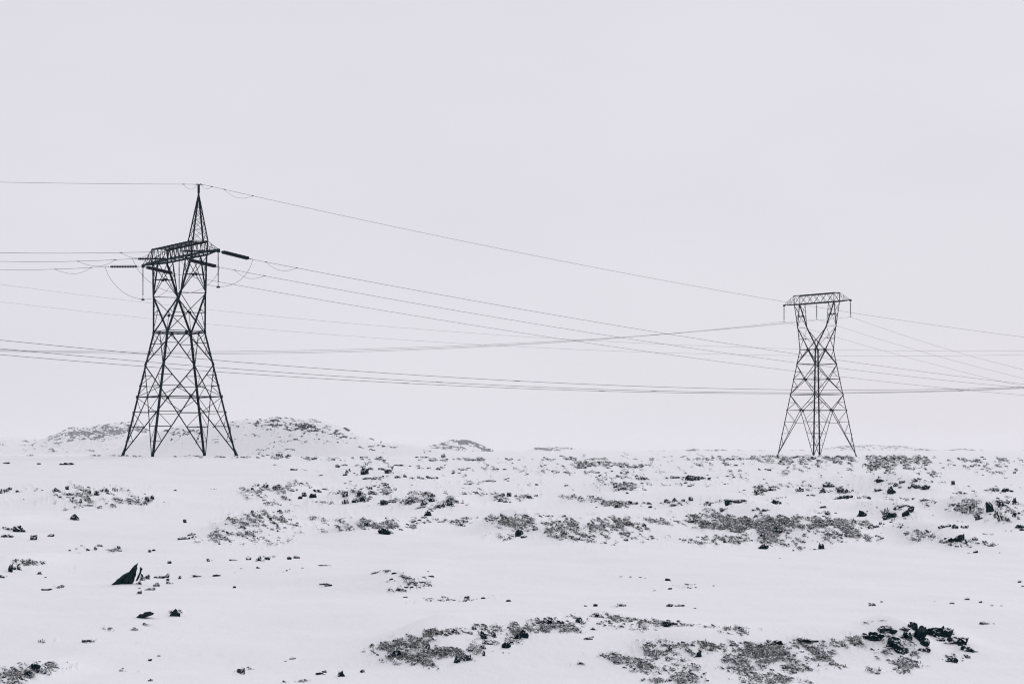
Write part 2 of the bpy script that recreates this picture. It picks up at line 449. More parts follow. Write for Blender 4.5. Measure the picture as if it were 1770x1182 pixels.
# thin cover of grass and grit: x, y, width, height (panel px), lean, how bare 0-1, grass tufts, grit
PATCHES = {
'A': """500 620 900 160 0 .15 30 60;700 346 1500 12 0 .3 0 120;640 600 560 110 0 .35 60 70;560 640 150 70 0 .5 40 20;930 648 260 46 0 .5 50 40;500 700 200 26 12 .45 20 16;730 692 150 26 5 .3 20 10;240 575 220 18 0 .25 12 10;
450 403 110 12 0 .4 4 10;1700 840 420 170 12 .42 260 60;1720 780 300 60 5 .45 90 40;1440 900 220 50 5 .35 70 10;1740 590 240 70 8 .45 40 40;1460 572 130 12 0 .3 10 8;
60 580 160 60 0 .45 20 20;560 985 220 40 12 .25 12 14;760 985 110 30 0 .45 24 8;190 1066 190 36 0 .45 24 24;100 345 220 10 0 .3 0 20;700 343 420 10 0 .3 4 30;
1300 354 500 12 0 .55 6 60;1680 354 200 14 0 .6 4 30;130 590 100 30 0 .3 8 8;1160 590 90 22 10 .3 4 8""",
'B': """1150 440 1300 130 0 .22 30 260;900 620 1700 160 0 .18 40 200;900 365 1700 24 0 .34 20 260;90 840 330 170 10 .40 130 50;720 815 560 80 0 .52 200 110;900 820 240 60 0 .5 90 50;500 848 220 30 0 .3 60 10;150 560 320 62 3 .5 70 70;120 652 190 36 8 .4 40 10;
640 610 190 100 0 .35 50 40;790 580 230 70 12 .5 40 60;950 655 270 46 4 .45 40 50;1150 615 260 60 0 .45 40 60;1250 670 240 60 12 .55 60 40;1420 605 200 30 0 .35 14 18;
100 340 260 50 0 .45 20 40;300 360 700 12 0 .5 6 70;680 365 260 26 0 .35 14 36;1130 358 200 16 0 .4 8 26;1560 372 440 16 0 .55 20 80;1200 375 400 14 0 .35 10 30;
640 412 260 22 0 .4 10 26;620 445 150 40 0 .3 8 20;960 494 560 20 0 .4 14 50;1560 518 380 22 3 .35 20 40;1420 435 220 16 5 .3 8 18;1580 435 200 12 0 .25 4 14;
250 440 180 10 0 .35 6 16;1390 795 150 44 0 .45 40 20;1280 780 420 20 4 .35 30 20;1700 780 260 60 0 .5 120 40;1690 860 220 100 10 .42 110 20;1690 635 170 50 0 .45 30 40;
260 780 200 40 5 .25 30 10;460 660 160 14 0 .25 8 6;140 720 130 26 0 .4 16 14;700 560 60 14 0 .3 6 8""",
'b': """990 880 320 140 8 .42 150 10;940 905 110 60 0 .7 90 8;1090 945 190 70 -14 .62 140 0;1180 930 110 120 15 .6 90 0;1250 890 130 60 0 .55 70 0;780 868 200 40 8 .36 40 4;
1150 760 120 40 10 .5 40 6;1340 748 220 36 4 .5 50 14;1560 720 300 40 3 .42 60 14;1660 745 200 70 5 .35 50 10;1530 830 150 110 15 .42 60 8;1420 890 200 60 4 .48 70 4;1400 930 80 50 0 .5 30 0;
1720 790 110 90 25 .5 40 6;1290 880 140 36 0 .4 30 0;1060 800 220 60 6 .42 60 14;890 840 120 60 10 .4 40 6;1010 395 230 50 4 .34 24 24;1020 450 220 50 10 .35 30 24;
1330 525 400 30 4 .34 24 34;860 350 180 30 -5 .22 8 8;30 255 130 30 0 .3 14 8;220 255 90 18 6 .3 10 6;440 305 90 8 0 .3 6 6;240 1085 190 14 4 .3 16 6;400 1040 90 10 0 .3 10 0""",
'C': """900 430 1900 130 0 .23 40 250;700 520 1500 90 0 .20 30 130;1000 345 1500 60 0 .26 10 190;90 790 340 90 -6 .5 150 60;520 850 620 150 -4 .45 330 120;640 800 420 60 3 .48 170 40;330 870 240 80 0 .45 70 50;860 840 140 30 0 .3 30 4;1000 790 260 36 -3 .42 70 10;
1400 795 620 80 -2 .55 330 60;1500 820 400 70 -4 .45 190 30;1700 800 200 110 -5 .5 130 40;1300 915 340 54 0 .42 100 50;1540 900 260 40 4 .42 60 20;1680 900 160 90 -6 .45 70 20;
1240 735 260 40 12 .42 50 20;1700 860 140 90 6 .45 60 20;60 622 120 40 0 .45 20 24;320 620 260 20 0 .42 24 40;600 655 420 40 -4 .42 70 50;680 680 200 40 -2 .4 40 20;
900 680 220 40 0 .3 20 20;1060 665 180 50 6 .4 20 30;1400 665 340 40 0 .35 24 50;1660 580 200 60 5 .5 30 40;690 560 190 60 -4 .5 40 50;960 546 130 12 0 .3 6 8;
1190 500 220 40 0 .4 14 40;830 500 90 16 0 .4 6 14;660 490 140 24 0 .4 8 20;430 458 380 12 0 .36 8 50;560 408 500 30 -1 .45 40 110;420 405 200 36 5 .45 30 40;
1400 405 540 26 0 .4 20 90;1620 430 220 36 0 .4 10 36;1500 445 160 10 0 .3 4 12;1200 368 1000 14 0 .6 10 160;1300 340 500 26 0 .25 4 60;960 330 260 30 0 .3 4 40;
300 368 560 20 0 .38 8 70;200 310 320 40 0 .25 2 20;1080 540 500 14 0 .2 4 16;150 545 240 12 0 .3 4 16""",
'c': """120 710 420 70 5 .48 160 40;420 690 330 90 6 .5 130 50;330 730 380 50 3 .42 100 20;740 690 330 80 -8 .42 110 14;680 665 420 24 -3 .38 50 10;1000 695 160 44 0 .5 50 6;
1240 715 320 20 -4 .4 50 8;1460 745 180 50 -4 .42 60 6;1600 740 200 24 -6 .36 30 4;1000 880 260 110 -12 .5 130 40;900 870 90 80 12 .5 40 10;1150 850 280 36 -2 .5 70 20;
1190 895 90 80 -20 .55 40 10;1350 850 420 50 -3 .46 110 30;1500 890 380 120 -6 .52 230 50;1560 960 300 90 -4 .5 150 40;820 945 420 60 -8 .48 130 40;900 1000 460 70 -12 .4 120 50;
1110 1040 260 90 -14 .4 70 40;1300 1010 360 50 -6 .34 60 24;1580 1050 380 90 -6 .44 120 40;1000 1090 320 40 0 .4 50 20;430 975 150 24 5 .4 30 8;1680 1080 200 60 -5 .4 40 10;
1700 890 180 80 0 .5 90 20;760 1030 180 50 -8 .35 30 14;120 602 240 10 0 .15 4 0;690 572 90 20 10 .45 16 4;1080 440 320 40 -2 .25 14 14;760 385 200 12 0 .2 4 4""",
'D': """900 440 1900 150 0 .24 60 260;900 640 1700 200 0 .21 60 190;900 395 1800 60 0 .28 40 190;250 370 620 54 0 .55 50 190;830 385 700 80 0 .5 160 210;680 415 520 60 -4 .45 80 120;1000 358 300 20 0 .5 10 60;1350 376 200 24 0 .55 14 60;1620 378 340 30 0 .5 24 80;
1110 440 250 60 -8 .42 36 60;1600 440 280 50 -6 .42 40 60;1400 415 110 16 8 .5 10 24;140 560 330 60 0 .45 40 80;640 625 200 20 0 .35 14 24;560 610 200 50 0 .3 14 20;
460 570 240 60 -4 .35 20 20;1400 590 300 20 5 .3 8 24;1620 580 170 40 0 .4 10 20;130 628 190 12 6 .3 8 14;310 618 90 16 4 .4 10 14;440 735 130 36 10 .4 24 20;
880 740 240 60 0 .4 40 30;960 640 260 14 0 .25 6 14;1200 680 340 36 -10 .42 50 50;1430 700 160 90 -10 .4 50 40;1620 720 240 150 0 .42 50 60;1080 685 140 14 0 .3 8 8;
1400 652 160 20 -4 .4 10 24;330 800 700 60 -2 .5 300 70;440 860 330 120 -6 .48 220 50;110 830 240 100 8 .5 130 30;300 900 340 60 8 .34 70 20;680 885 200 60 -8 .42 60 24;
760 820 340 40 0 .38 30 30;1060 885 160 60 -4 .46 60 16;1300 930 260 50 -5 .42 50 30;1600 860 240 24 8 .4 12 36;1560 950 140 20 -3 .42 20 10;240 960 160 50 0 .34 36 8;740 905 90 40 0 .5 30 4;
1210 930 100 24 0 .4 20 4;560 800 260 40 0 .4 50 30;860 860 140 40 -16 .3 20 4""",
'd': """60 870 200 90 -10 .5 110 14;330 880 240 110 -12 .55 160 14;480 820 140 70 4 .48 60 8;620 810 170 80 6 .48 80 4;200 970 220 110 -14 .44 110 14;470 990 150 40 -8 .4 40 2;
780 905 110 60 0 .5 60 0;920 960 130 60 -4 .42 60 4;920 1000 90 70 0 .6 50 10;720 1015 120 40 -6 .42 40 4;1000 965 60 60 0 .5 30 2;1280 930 120 60 -12 .62 80 2;
1000 915 90 50 0 .55 70 0;890 760 130 50 0 .6 70 2;900 830 200 130 0 .45 80 4;1240 755 90 40 -20 .5 30 0;640 705 80 20 4 .45 20 2;760 685 150 16 6 .42 20 4;
130 1070 300 40 -10 .4 60 12;1080 990 140 14 -5 .3 12 0;740 565 90 20 0 .35 10 0;430 552 140 8 4 .2 8 0;1440 545 280 20 -6 .22 14 4;1560 697 160 10 0 .2 10 0;1495 698 90 14 4 .35 10 0""",
'a': """200 1010 380 80 4 .46 130 50;80 1060 200 90 5 .46 80 30;340 975 110 40 -8 .5 40 8;450 955 220 10 -4 .25 16 4;290 822 110 24 6 .32 24 2;735 742 70 24 0 .36 24 0;
925 742 80 18 0 .34 18 0;1005 708 50 12 0 .35 10 0;590 820 90 20 6 .34 18 0;660 745 140 12 8 .2 10 0;880 820 160 8 0 .18 12 0;820 998 80 14 0 .34 20 0;910 1008 140 12 -4 .3 20 0;
810 1022 60 12 0 .4 14 0;1185 630 80 36 10 .5 30 2;1660 1010 80 50 20 .42 24 2;1720 970 80 14 4 .25 10 0;400 455 120 24 10 .35 14 4;470 310 110 14 10 .25 8 2;
760 195 70 20 0 .5 16 0;660 180 50 20 30 .4 10 0;1550 440 120 10 0 .15 6 0;60 275 110 14 10 .3 8 4;185 285 140 30 0 .42 20 16""",
}


def parse(s):
    for item in s.replace('\n', '').split(';'):
        if item.strip():
            yield [float(q) for q in item.split()]


PATCH_PX = []
for p, s in PATCHES.items():
    ox, oy = PANEL[p]
    for X, Y, W, H, lean, bare, ng, nr in parse(s):
        big = 1.34 if ng > 20 else 1.0
        PATCH_PX.append((ox + X / K, oy + Y / K, W / K / 2 * big, H / K / 2 * big, math.radians(lean), bare * (1.12 if p in 'abcd' and ng > 20 else 1), int(ng), int(nr)))


def bare_at(px, py):
    out = np.zeros_like(px)
    for cx, cy, rx, ry, a, b, _, _ in PATCH_PX:
        m = (np.abs(px - cx) < rx * 1.6) & (np.abs(py - cy) < (ry + abs(math.sin(a)) * rx) * 1.6)
        if not m.any(): continue
        dx = px[m] - cx; dy = py[m] - cy
        u = (dx * math.cos(a) - dy * math.sin(a)) / rx
        v = (dx * math.sin(a) + dy * math.cos(a)) / max(ry, 1.5)
        k = b * np.exp(-(u * u + v * v) ** 1.2 * .9)
        out[m] = np.maximum(out[m], k) + .25 * np.minimum(out[m], k)
    return out


def turf_at(px, py):
    out = np.full_like(px, .5); wsum = np.full_like(px, .02)
    out = out * wsum
    for cx, cy, rx, ry, a, b, ng, nr in PATCH_PX:
        m = (np.abs(px - cx) < rx * 1.6) & (np.abs(py - cy) < (ry + abs(math.sin(a)) * rx) * 1.6)
        if not m.any(): continue
        u = (px[m] - cx) / rx; v = (py[m] - cy) / max(ry, 1.5)
        w = np.exp(-(u * u + v * v))
        out[m] += w * ng / max(1, ng + nr); wsum[m] += w
    return out / wsum


def cover(px, py, gx, gy):
    """0 = snow, 1 = bare turf or lava: the painted amount broken up by the lie of the ground"""
    wx = (fbm(gx / 1.9, gy / 3.2, 41, 3) - .5) * 40; wy = (fbm(gx / 1.6, gy / 3.0, 47, 3) - .5) * 16
    B = bare_at(px + wx, py + wy)
    # the wind has combed everything down to the right; tufts keep about the same apparent size near and far
    p, q = (px * .8 + py * .6), (px * .6 - py * .8)
    n = .62 * fbm(p / 19, q / 8, 51, 4, .6) + .38 * fbm(p / 6.5, q / 3.0, 57, 2, .6)
    gaps = np.clip((fbm(p / 34, q / 13, 83, 3) - .34) * 5, .62, 1)     # drifts lie across the cover
    return np.clip(B * 1.2 * gaps + (n - .5) * 3.3 - .20, 0, .66) * np.clip(B * 8 - .3, 0, 1)


def grid_mesh(name, X, Y, Z, mat, bare=None, turf=None):
    nr, nc = X.shape
    me = bpy.data.meshes.new(name)
    co = np.stack([X, Y, Z], -1).reshape(-1, 3).astype(np.float32)
    idx = np.arange(nr * nc).reshape(nr, nc)
    q = np.stack([idx[:-1, :-1], idx[:-1, 1:], idx[1:, 1:], idx[1:, :-1]], -1).reshape(-1, 4)
    me.vertices.add(len(co)); me.vertices.foreach_set('co', co.ravel())
    me.loops.add(q.size); me.loops.foreach_set('vertex_index', q.ravel().astype(np.int32))
    me.polygons.add(len(q))
    me.polygons.foreach_set('loop_start', np.arange(0, q.size, 4, dtype=np.int32))
    me.polygons.foreach_set('loop_total', np.full(len(q), 4, np.int32))
    me.update(calc_edges=True)
    me.polygons.foreach_set('use_smooth', np.ones(len(q), bool))
    if bare is not None:
        at_ = me.attributes.new('bare', 'FLOAT', 'POINT')
        at_.data.foreach_set('value', bare.ravel().astype(np.float32))
    if turf is not None:
        at_ = me.attributes.new('turf', 'FLOAT', 'POINT')
        at_.data.foreach_set('value', turf.ravel().astype(np.float32))
    me.materials.append(mat)
    o = bpy.data.objects.new(name, me); COL.objects.link(o)
    return o


# ------------------------------------------------------------------ ground sheet
cols = list(np.arctan((np.arange(-160, 1932, 2.0) - CX) / F))
step = .004
hi = cols[-1]; lo = cols[0]
right, left = [], []
while hi < math.pi:
    step = min(step * 1.35, .12); hi = min(hi + step, math.pi); right.append(hi)
step = .004
while lo > -math.pi:
    step = min(step * 1.35, .12); lo = max(lo - step, -math.pi); left.append(lo)
AZ = np.array(left[::-1] + cols + right)
rows = [(HY - y) for y in np.arange(1260, 845, -1.5)]
rr = list(np.geomspace(1.5, 20.2, 24))
for y in np.arange(1260, 850, -1.4):
    rr.append(2.5 * F / (y - HY))
rr = rr + list(np.geomspace(rr[-1] * 1.006, 420, 190)) + list(np.geomspace(424, 12000, 170))
RR = np.array(sorted(rr))
GR, GA = np.meshgrid(RR, AZ, indexing='ij')
GX, GY = GR * np.sin(GA), GR * np.cos(GA)
GZ = height(GX, GY)
front = (np.abs(GA) < .30) & (GR > 12)
PX = np.where(front, CX + F * GX / np.where(front, GY, 1), -9999.)
PY = np.where(front, HY - F * GZ / np.where(front, GY, 1), -9999.)
BARE = cover(PX.ravel(), PY.ravel(), GX.ravel(), GY.ravel()).reshape(PX.shape)
TURF_A = turf_at(PX.ravel(), PY.ravel()).reshape(PX.shape)
# out of the picture the same broken cover goes on, loosely
out_ = (np.abs(GA) > .232) | (GR < 20)
loose = np.clip((fbm(GX / 14, GY / 9, 77, 4) - .56) * 4, 0, .5)
BARE = np.where(out_, np.where(GR > 5, loose, 0), BARE)
# hummocks: the turf stands a little proud of the snow
GZ = GZ + BARE * (fbm(GX / .30, GY / .5, 31, 3) - .25) * .24 * np.clip(GR / 60, .5, 1.6)
ground = grid_mesh('snow_ground', GX, GY, GZ, M_GROUND, BARE, TURF_A)
tag(ground, kind='structure')


def ground_many(px, py, dmax=430.0):
    """points of the ground sheet first met by the sight lines through the photo pixels (NaN where none)"""
    px = np.asarray(px, float); py = np.asarray(py, float)
    k0, k1 = np.searchsorted(RR, 15.0), np.searchsorted(RR, dmax)
    R_ = RR[k0:k1]
    out = np.full((len(px), 3), np.nan)
    for s in range(0, len(px), 4000):
        a = (px[s:s + 4000] - CX) / F; b = (HY - py[s:s + 4000]) / F
        az = np.arctan(a)
        j = np.clip(np.searchsorted(AZ, az) - 1, 0, len(AZ) - 2)
        w = (az - AZ[j]) / (AZ[j + 1] - AZ[j])
        prof = GZ[k0:k1, j] * (1 - w) + GZ[k0:k1, j + 1] * w
        D = R_[:, None] * np.cos(az)[None]
        gap = b[None] * D - prof
        below = gap < 0
        ok = below.any(0)
        i = np.argmax(below, 0); i0 = np.maximum(i - 1, 0)
        c = np.arange(len(a))
        f0, f1 = gap[i0, c], gap[i, c]
        t = np.where(i > 0, np.clip(f0 / (f0 - f1 + 1e-12), 0, 1), 0)
        d = D[i0, c] + (D[i, c] - D[i0, c]) * t
        z = prof[i0, c] + (prof[i, c] - prof[i0, c]) * t
        q = np.stack([a * d, d, z], 1); q[~ok] = np.nan
        out[s:s + 4000] = q
    return out


# ------------------------------------------------------------------ hills
def hill(name, crest, D, depth, foot, mat, marks, rough=.25, nx=520, ny=110, seed=5, turf=.35, gain=0.):
    """a ridge whose skyline runs through the photo points 'crest', D metres away"""
    c = np.array(crest, float)
    px = np.linspace(c[0, 0], c[-1, 0], nx)
    # smooth interpolation of the skyline
    yy = np.interp(px, c[:, 0], c[:, 1])
    k = np.ones(7) / 7
    yy = np.convolve(np.pad(yy, 3, mode='edge'), k, 'valid')
    yy = yy + (fbm(px / 9, px * 0, seed, 4) - .5) * 2.2 + (fbm(px / 30, px * 0, seed + 60, 2) - .5) * (3.4 if D > 5500 and foot > 791 else 0)
    v = np.linspace(-1, 1, ny)
    V, P = np.meshgrid(v, px, indexing='ij')
    Yd = D + V * depth
    top = (HY - yy)[None, :] * D / F
    z0 = (HY - foot) * D / F
    prof = np.where(V < 0, smooth(1 + V) ** .8, smooth(1 - V))
    X = (P - CX) / F * D
    Z = z0 - 2 + (top - z0 + 2) * prof
    n = (fbm(X / 26, Yd / 30, seed + 3, 5, .55) - .5)
    Z = Z + n * rough * (top - z0) * np.sin(np.clip(prof, 0, 1) * math.pi) ** .7
    pxv = CX + F * X / Yd; pyv = HY - F * Z / Yd
    B = np.zeros_like(X)
    for cx, cy, w, h, lean, b in marks:
        b = b + gain
        a = math.radians(lean)
        dx = pxv - cx; dy = pyv - cy
        uu = (dx * math.cos(a) - dy * math.sin(a)) / (w / 2); vv = (dx * math.sin(a) + dy * math.cos(a)) / (h / 2)
        B = np.maximum(B, b * np.exp(-(uu * uu + vv * vv) ** 1.4))
    un = D / 1000.0
    n = .55 * fbm(X / (2.6 * un) + Z / (1.2 * un), Z / (.75 * un), seed + 9, 4, .6) + .45 * fbm(X / (.9 * un), Z / (.4 * un), seed + 13, 3, .6)
    B = smooth((B + (n - .5) * 3.4 - .5) / .5 + .5) * np.clip(B * 7 - .3, 0, 1)
    Z = Z + B * (fbm(X / (1.6 * un), Yd / (2 * un), seed + 20, 3) - .3) * .8 * un
    o = grid_mesh(name, X, Yd, Z, mat, B, np.full_like(B, turf))
    tag(o, kind='structure')
    return o


hill('hill', [(150, 792), (200, 778), (250, 753), (290, 741), (320, 733), (360, 731), (399, 727), (450, 724), (486, 722), (547, 726), (590, 735),
              (608, 746), (653, 763), (704, 768), (760, 776), (800, 783), (880, 794)], 1200, 72, 792, M_HILL,
     [(425, 735, 90, 10, 3, .36), (490, 738, 120, 20, -4, .60), (528, 739, 66, 24, -12, .85), (580, 752, 70, 20, -22, .66), (603, 746, 26, 9, -25, .8), (548, 757, 90, 18, 14, .40),
      (486, 722.5, 34, 3, 0, .9), (546, 726, 20, 4, -8, .9), (480, 768, 130, 16, 20, .28), (330, 748, 70, 14, 6, .42), (300, 745, 40, 16, 0, .34), (440, 752, 120, 14, 12, .26),
      (680, 763, 40, 5, -5, .5), (690, 774, 110, 4, -6, .5), (500, 727, 200, 4, -2, .5), (400, 733, 150, 8, 6, .34), (520, 748, 240, 34, -8, .30), (600, 764, 160, 16, -14, .3), (350, 760, 160, 20, 0, .24), (730, 781, 40, 8, -12, .35), (470, 782, 80, 10, 6, .5), (640, 757, 60, 5, -24, .4)], .12, 760, 170, 5, .2)
hill('hill', [(-60, 757), (0, 755), (25, 756), (76, 759), (89, 755), (114, 744), (127, 739), (152, 738), (178, 734), (196, 732), (221, 728.5), (242, 735), (254, 742), (300, 757), (360, 790)],
     5500, 380, 790, M_FARHILL,
     [(150, 745, 140, 9, 12, .72), (190, 751, 90, 9, 16, .70), (225, 736, 50, 10, -4, .7), (150, 748, 130, 20, 8, .78), (150, 758, 260, 12, 4, .36), (30, 768, 220, 14, 0, .30), (120, 778, 240, 10, 0, .3), (110, 744, 120, 4, 16, .6), (190, 746, 90, 26, 10, .86), (120, 751, 70, 13, 14, .7), (215, 736, 60, 18, -10, .72), (240, 742, 40, 16, -20, .6), (60, 763, 150, 6, 0, .3), (40, 772, 160, 8, -4, .22), (150, 772, 200, 10, 5, .2)], .10, 640, 150, 15, .10, -.04)
hill('hill', [(680, 792), (720, 776), (752, 768), (778, 761.5), (803, 760), (821, 765), (847, 776), (867, 787), (885, 794)], 5000, 290, 792, M_FARHILL,
     [(808, 764, 60, 6, -6, 1.0), (835, 773, 50, 6, -24, .9), (770, 768, 60, 4, 4, .6), (805, 766, 50, 9, -8, .9), (825, 772, 56, 9, -20, .85), (775, 766, 36, 5, 8, .7), (800, 776, 80, 8, -10, .5), (845, 780, 44, 7, -24, .6), (770, 775, 60, 6, 0, .35)], .08, 420, 110, 25, .20, .03)
hill('hill', [(860, 795), (895, 783), (925, 775), (951, 773), (971, 771.5), (989, 773.5), (1009, 779), (1040, 783), (1062, 780), (1085, 779), (1110, 782), (1135, 778.5), (1165, 777.5), (1200, 779), (1235, 776), (1260, 777.5), (1290, 776.5), (1330, 779), (1400, 792)],
     6000, 460, 795, M_FARHILL,
     [(935, 776, 26, 5, -6, .8), (1100, 785, 460, 10, 0, .26), (950, 774, 110, 3, -3, .4), (1220, 779, 200, 4, 0, .3), (952, 777, 34, 7, -8, .6), (985, 775, 60, 5, -6, .4), (1010, 783, 90, 6, 0, .45), (1050, 786, 10, 8, 0, .7), (1088, 784, 30, 5, 0, .6), (1150, 783, 60, 6, -4, .6), (1165, 787, 40, 5, -10, .6),
      (1200, 778, 30, 2.5, 0, .6), (1230, 787, 70, 6, 0, .55), (1310, 783, 60, 6, 0, .55), (1270, 782, 60, 4, 0, .4), (1330, 787, 60, 6, 0, .4), (920, 787, 60, 5, 0, .4)], .08, 620, 100, 35, .4, .16)
hill('hill', [(1290, 795), (1320, 782), (1358, 779), (1389, 779.5), (1402, 778), (1424, 775), (1472, 771.5), (1513, 768.6), (1536, 770.5), (1574, 774), (1625, 779), (1663, 776), (1701, 781), (1752, 779.5), (1800, 781), (1900, 786)],
     7600, 700, 792, M_FARHILL,
     [(1370, 784, 90, 9, 0, .62), (1560, 778, 460, 12, -2, .20), (1480, 772, 200, 2.5, 4, .5), (1560, 772, 120, 3, -5, .5), (1640, 778, 260, 5, -5, .4), (1740, 781, 120, 4, 0, .4), (1440, 774, 60, 3, 10, .4), (1530, 771, 90, 4, -6, .45), (1590, 777, 80, 5, -10, .5), (1660, 780, 60, 7, -8, .5), (1710, 784, 60, 8, 0, .5), (1690, 779, 80, 3, -8, .4), (1570, 783, 80, 4, 0, .3)], .07, 700, 100, 45, .5, .22)

# ------------------------------------------------------------------ lattice pylons
Zv = Vector((0, 0, 1))


def pylon(name, base, yaw, P, label):
    """delta lattice pylon; local x runs along the crossarm, local y along the line"""
    root = empty(name, base, yaw)
    tag(root, label, 'pylon', 'lattice pylons standing in the snow')
    hf, hw, sf, sw = P['floor'], P['waist'], P['s_foot'], P['s_waist']
    hm, um, wm = P['mid'], P['u_mid'], P['w_mid']
    hb, ht, U, w = P['beam0'], P['beam1'], P['U'], P['w']
    tip, ha = P['tip'], P['arm_low']
    L, S, T = P['leg'], P['strut'], P['thin']

    def s_at(h):
        return sf + (sw - sf) * (h - hf) / (hw - hf)

    def corner(su, sv, h):
        if h <= hw:
            s = s_at(h)
            return Vector((su * s, sv * s, h))
        if h <= hm:
            t = (h - hw) / (hm - hw)
            return Vector((su * (sw + (um - sw) * t), sv * (sw + (wm - sw) * t), h))
        t = (h - hm) / (hb - hm)
        return Vector((su * (um + (U - um) * t), sv * (wm + (w - wm) * t), h))

    corners = [(-1, -1), (1, -1), (1, 1), (-1, 1)]
    for su, sv in corners:
        m = MB()
        da, db = (-su, 0, 0), (0, -sv, 0)
        m.angle(corner(su, sv, hf) - Vector((su * .14, sv * .14, .7)) * 0 - Zv * .5, corner(su, sv, hw), da, db, L)
        m.angle(corner(su, sv, hw), corner(su, sv, hm), da, db, L * .92)
        m.angle(corner(su, sv, hm), corner(su, sv, hb), da, db, L * .86)
        m.build('leg', M_STEEL, root)

    def lerp(a, b, t):
        return a + (b - a) * t

    faces = [(corners[i], corners[(i + 1) % 4]) for i in range(4)]
    lv = P['levels']        # list of (kind, h_low, h_high): 'down' = inverted V from mid(h_high), 'up' = V to mid(h_low)
    for ca, cb in faces:
        nrm = Vector(((ca[0] + cb[0]), (ca[1] + cb[1]), 0)).normalized()
        m = MB()

        def b(p, q, wd): m.bar(p, q, wd, wd * .55, nrm)
        for kind, h0, h1 in lv:
            A0, B0, A1, B1 = corner(*ca, h0), corner(*cb, h0), corner(*ca, h1), corner(*cb, h1)
            if kind == 'x':
                b(A0, B1, T * 1.1); b(B0, A1, T * 1.1)
                continue
            if kind == 'down':
                M = (A1 + B1) / 2
                ends = ((A0, A1), (B0, B1))
            else:
                M = (A0 + B0) / 2
                ends = ((A1, A0), (B1, B0))
            for E, leg_far in ends:
                b(E, M, S)
                # redundant members between the leg and the strut
                n = 4 if h0 < .5 else (3 if h1 - h0 > 2.6 else 2)
                prev = None
                for k in range(1, n):
                    t = k / n
                    pl, pd = lerp(E, leg_far, t), lerp(E, M, t)
                    b(pl, pd, T if k != n - 2 or h0 > .5 else T * 1.35)
                    if prev is not None:
                        b(prev, pd if k % 2 else pl, T * .85) if False else b(pl, prev[1], T * .85)
                    prev = (pl, pd)
                if prev is not None:
                    b(leg_far, prev[1], T * .9)
            m.plate(M - nrm * .03, nrm, P.get('gusset', .30))
            if kind == 'down' and h0 < .5:
                # small hip bracing near the horizontal
                q0, q1 = lerp(A0, A1, .72), lerp(B0, B1, .72)
                r0, r1 = lerp(A0, M, .72), lerp(B0, M, .72)
                b(r0, r1, T * .7)
        m.build('face_bracing', M_STEEL, root)

    # horizontal frames with plan bracing
    for h in P['frames']:
        m = MB()
        big = h in P['heavy']
        pts = [corner(*c, h) for c in corners]
        for i in range(4):
            m.bar(pts[i], pts[(i + 1) % 4], S * (1.25 if big else .95), S * .8)
            if big: m.bar(pts[i] + Zv * .16, pts[(i + 1) % 4] + Zv * .16, S * .8, S * .6)
        for i in range(4):
            a, c = (pts[i] + pts[(i + 1) % 4]) / 2, (pts[(i + 1) % 4] + pts[(i + 2) % 4]) / 2
            m.bar(a, c, T, T * .6)
        if big:
            m.bar(pts[0], pts[2], T, T * .6); m.bar(pts[1] - Zv * .05, pts[3] - Zv * .05, T, T * .6)
        for p in pts:
            m.plate(p + Vector((-p.x, 0, 0)).normalized() * .10, (0, 1, 0), .30)
        m.build('horizontal_frame', M_STEEL, root)

    # forked body between the waist and the crossarm
    for sv in (-1, 1):
        m = MB()
        nrm = Vector((0, sv, 0))
        for su in (-1, 1):
            mid, low = corner(su, sv, hm), corner(-su, sv, ha)
            m.angle(low + nrm * -.02 * (1 if su > 0 else 3), mid + nrm * -.02, (0, 0, -1), (0, -sv, 0), L * .72)
        m.plate(corner(0, sv, hw if ha < hw - .1 else ha + (hm - ha) * .36).lerp(Vector((0, corner(1, sv, hw).y, hw)), 0), nrm, .2) if False else None
        # struts from the crossing of the arms out to the legs
        X = P['cross']
        yx = sv * (s_at(hw) if X <= hw else abs(corner(1, 1, X).y))
        c0 = Vector((0, yx, X))
        for su in (-1, 1):
            e = corner(su, sv, P['arm_mid'])
            q = lerp(corner(-su, sv, ha), corner(su, sv, hm), P['arm_t'])
            m.bar(e, q, T, T * .6, nrm)
            m.bar(corner(su, sv, hw), q, T, T * .6, nrm)
            m.bar(e, corner(su, sv, hm).lerp(c0, .28), T * .9, T * .5, nrm)
            q2 = lerp(corner(su, sv, ha), corner(-su, sv, hm), .82)
            m.bar(q, q2 if False else c0, T * .8, T * .5, nrm)
        m.plate(c0, nrm, .28)
        m.build('cross_arms', M_STEEL, root)

    for su in (-1, 1):
        m = MB()
        for sv in (-1, 1):
            nrm = Vector((0, sv, 0))
            i0, i1 = corner(su, sv, hm), Vector((su * um, sv * w, hb))
            m.angle(i0, i1, (su, 0, 0), (0, -sv, 0), L * .6)
            o0, o1 = corner(su, sv, hm), corner(su, sv, hb)
            n = P['fork_n']
            for k in range(n):
                t0, t1 = k / n, (k + 1) / n
                a0, a1 = lerp(i0, i1, t0), lerp(i0, i1, t1)
                b0, b1 = lerp(o0, o1, t0), lerp(o0, o1, t1)
                m.bar(a0, b1, T, T * .6, nrm)
                if k: m.bar(b0, a1, T, T * .6, nrm); m.bar(a0, b0, T * .8, T * .5, nrm)
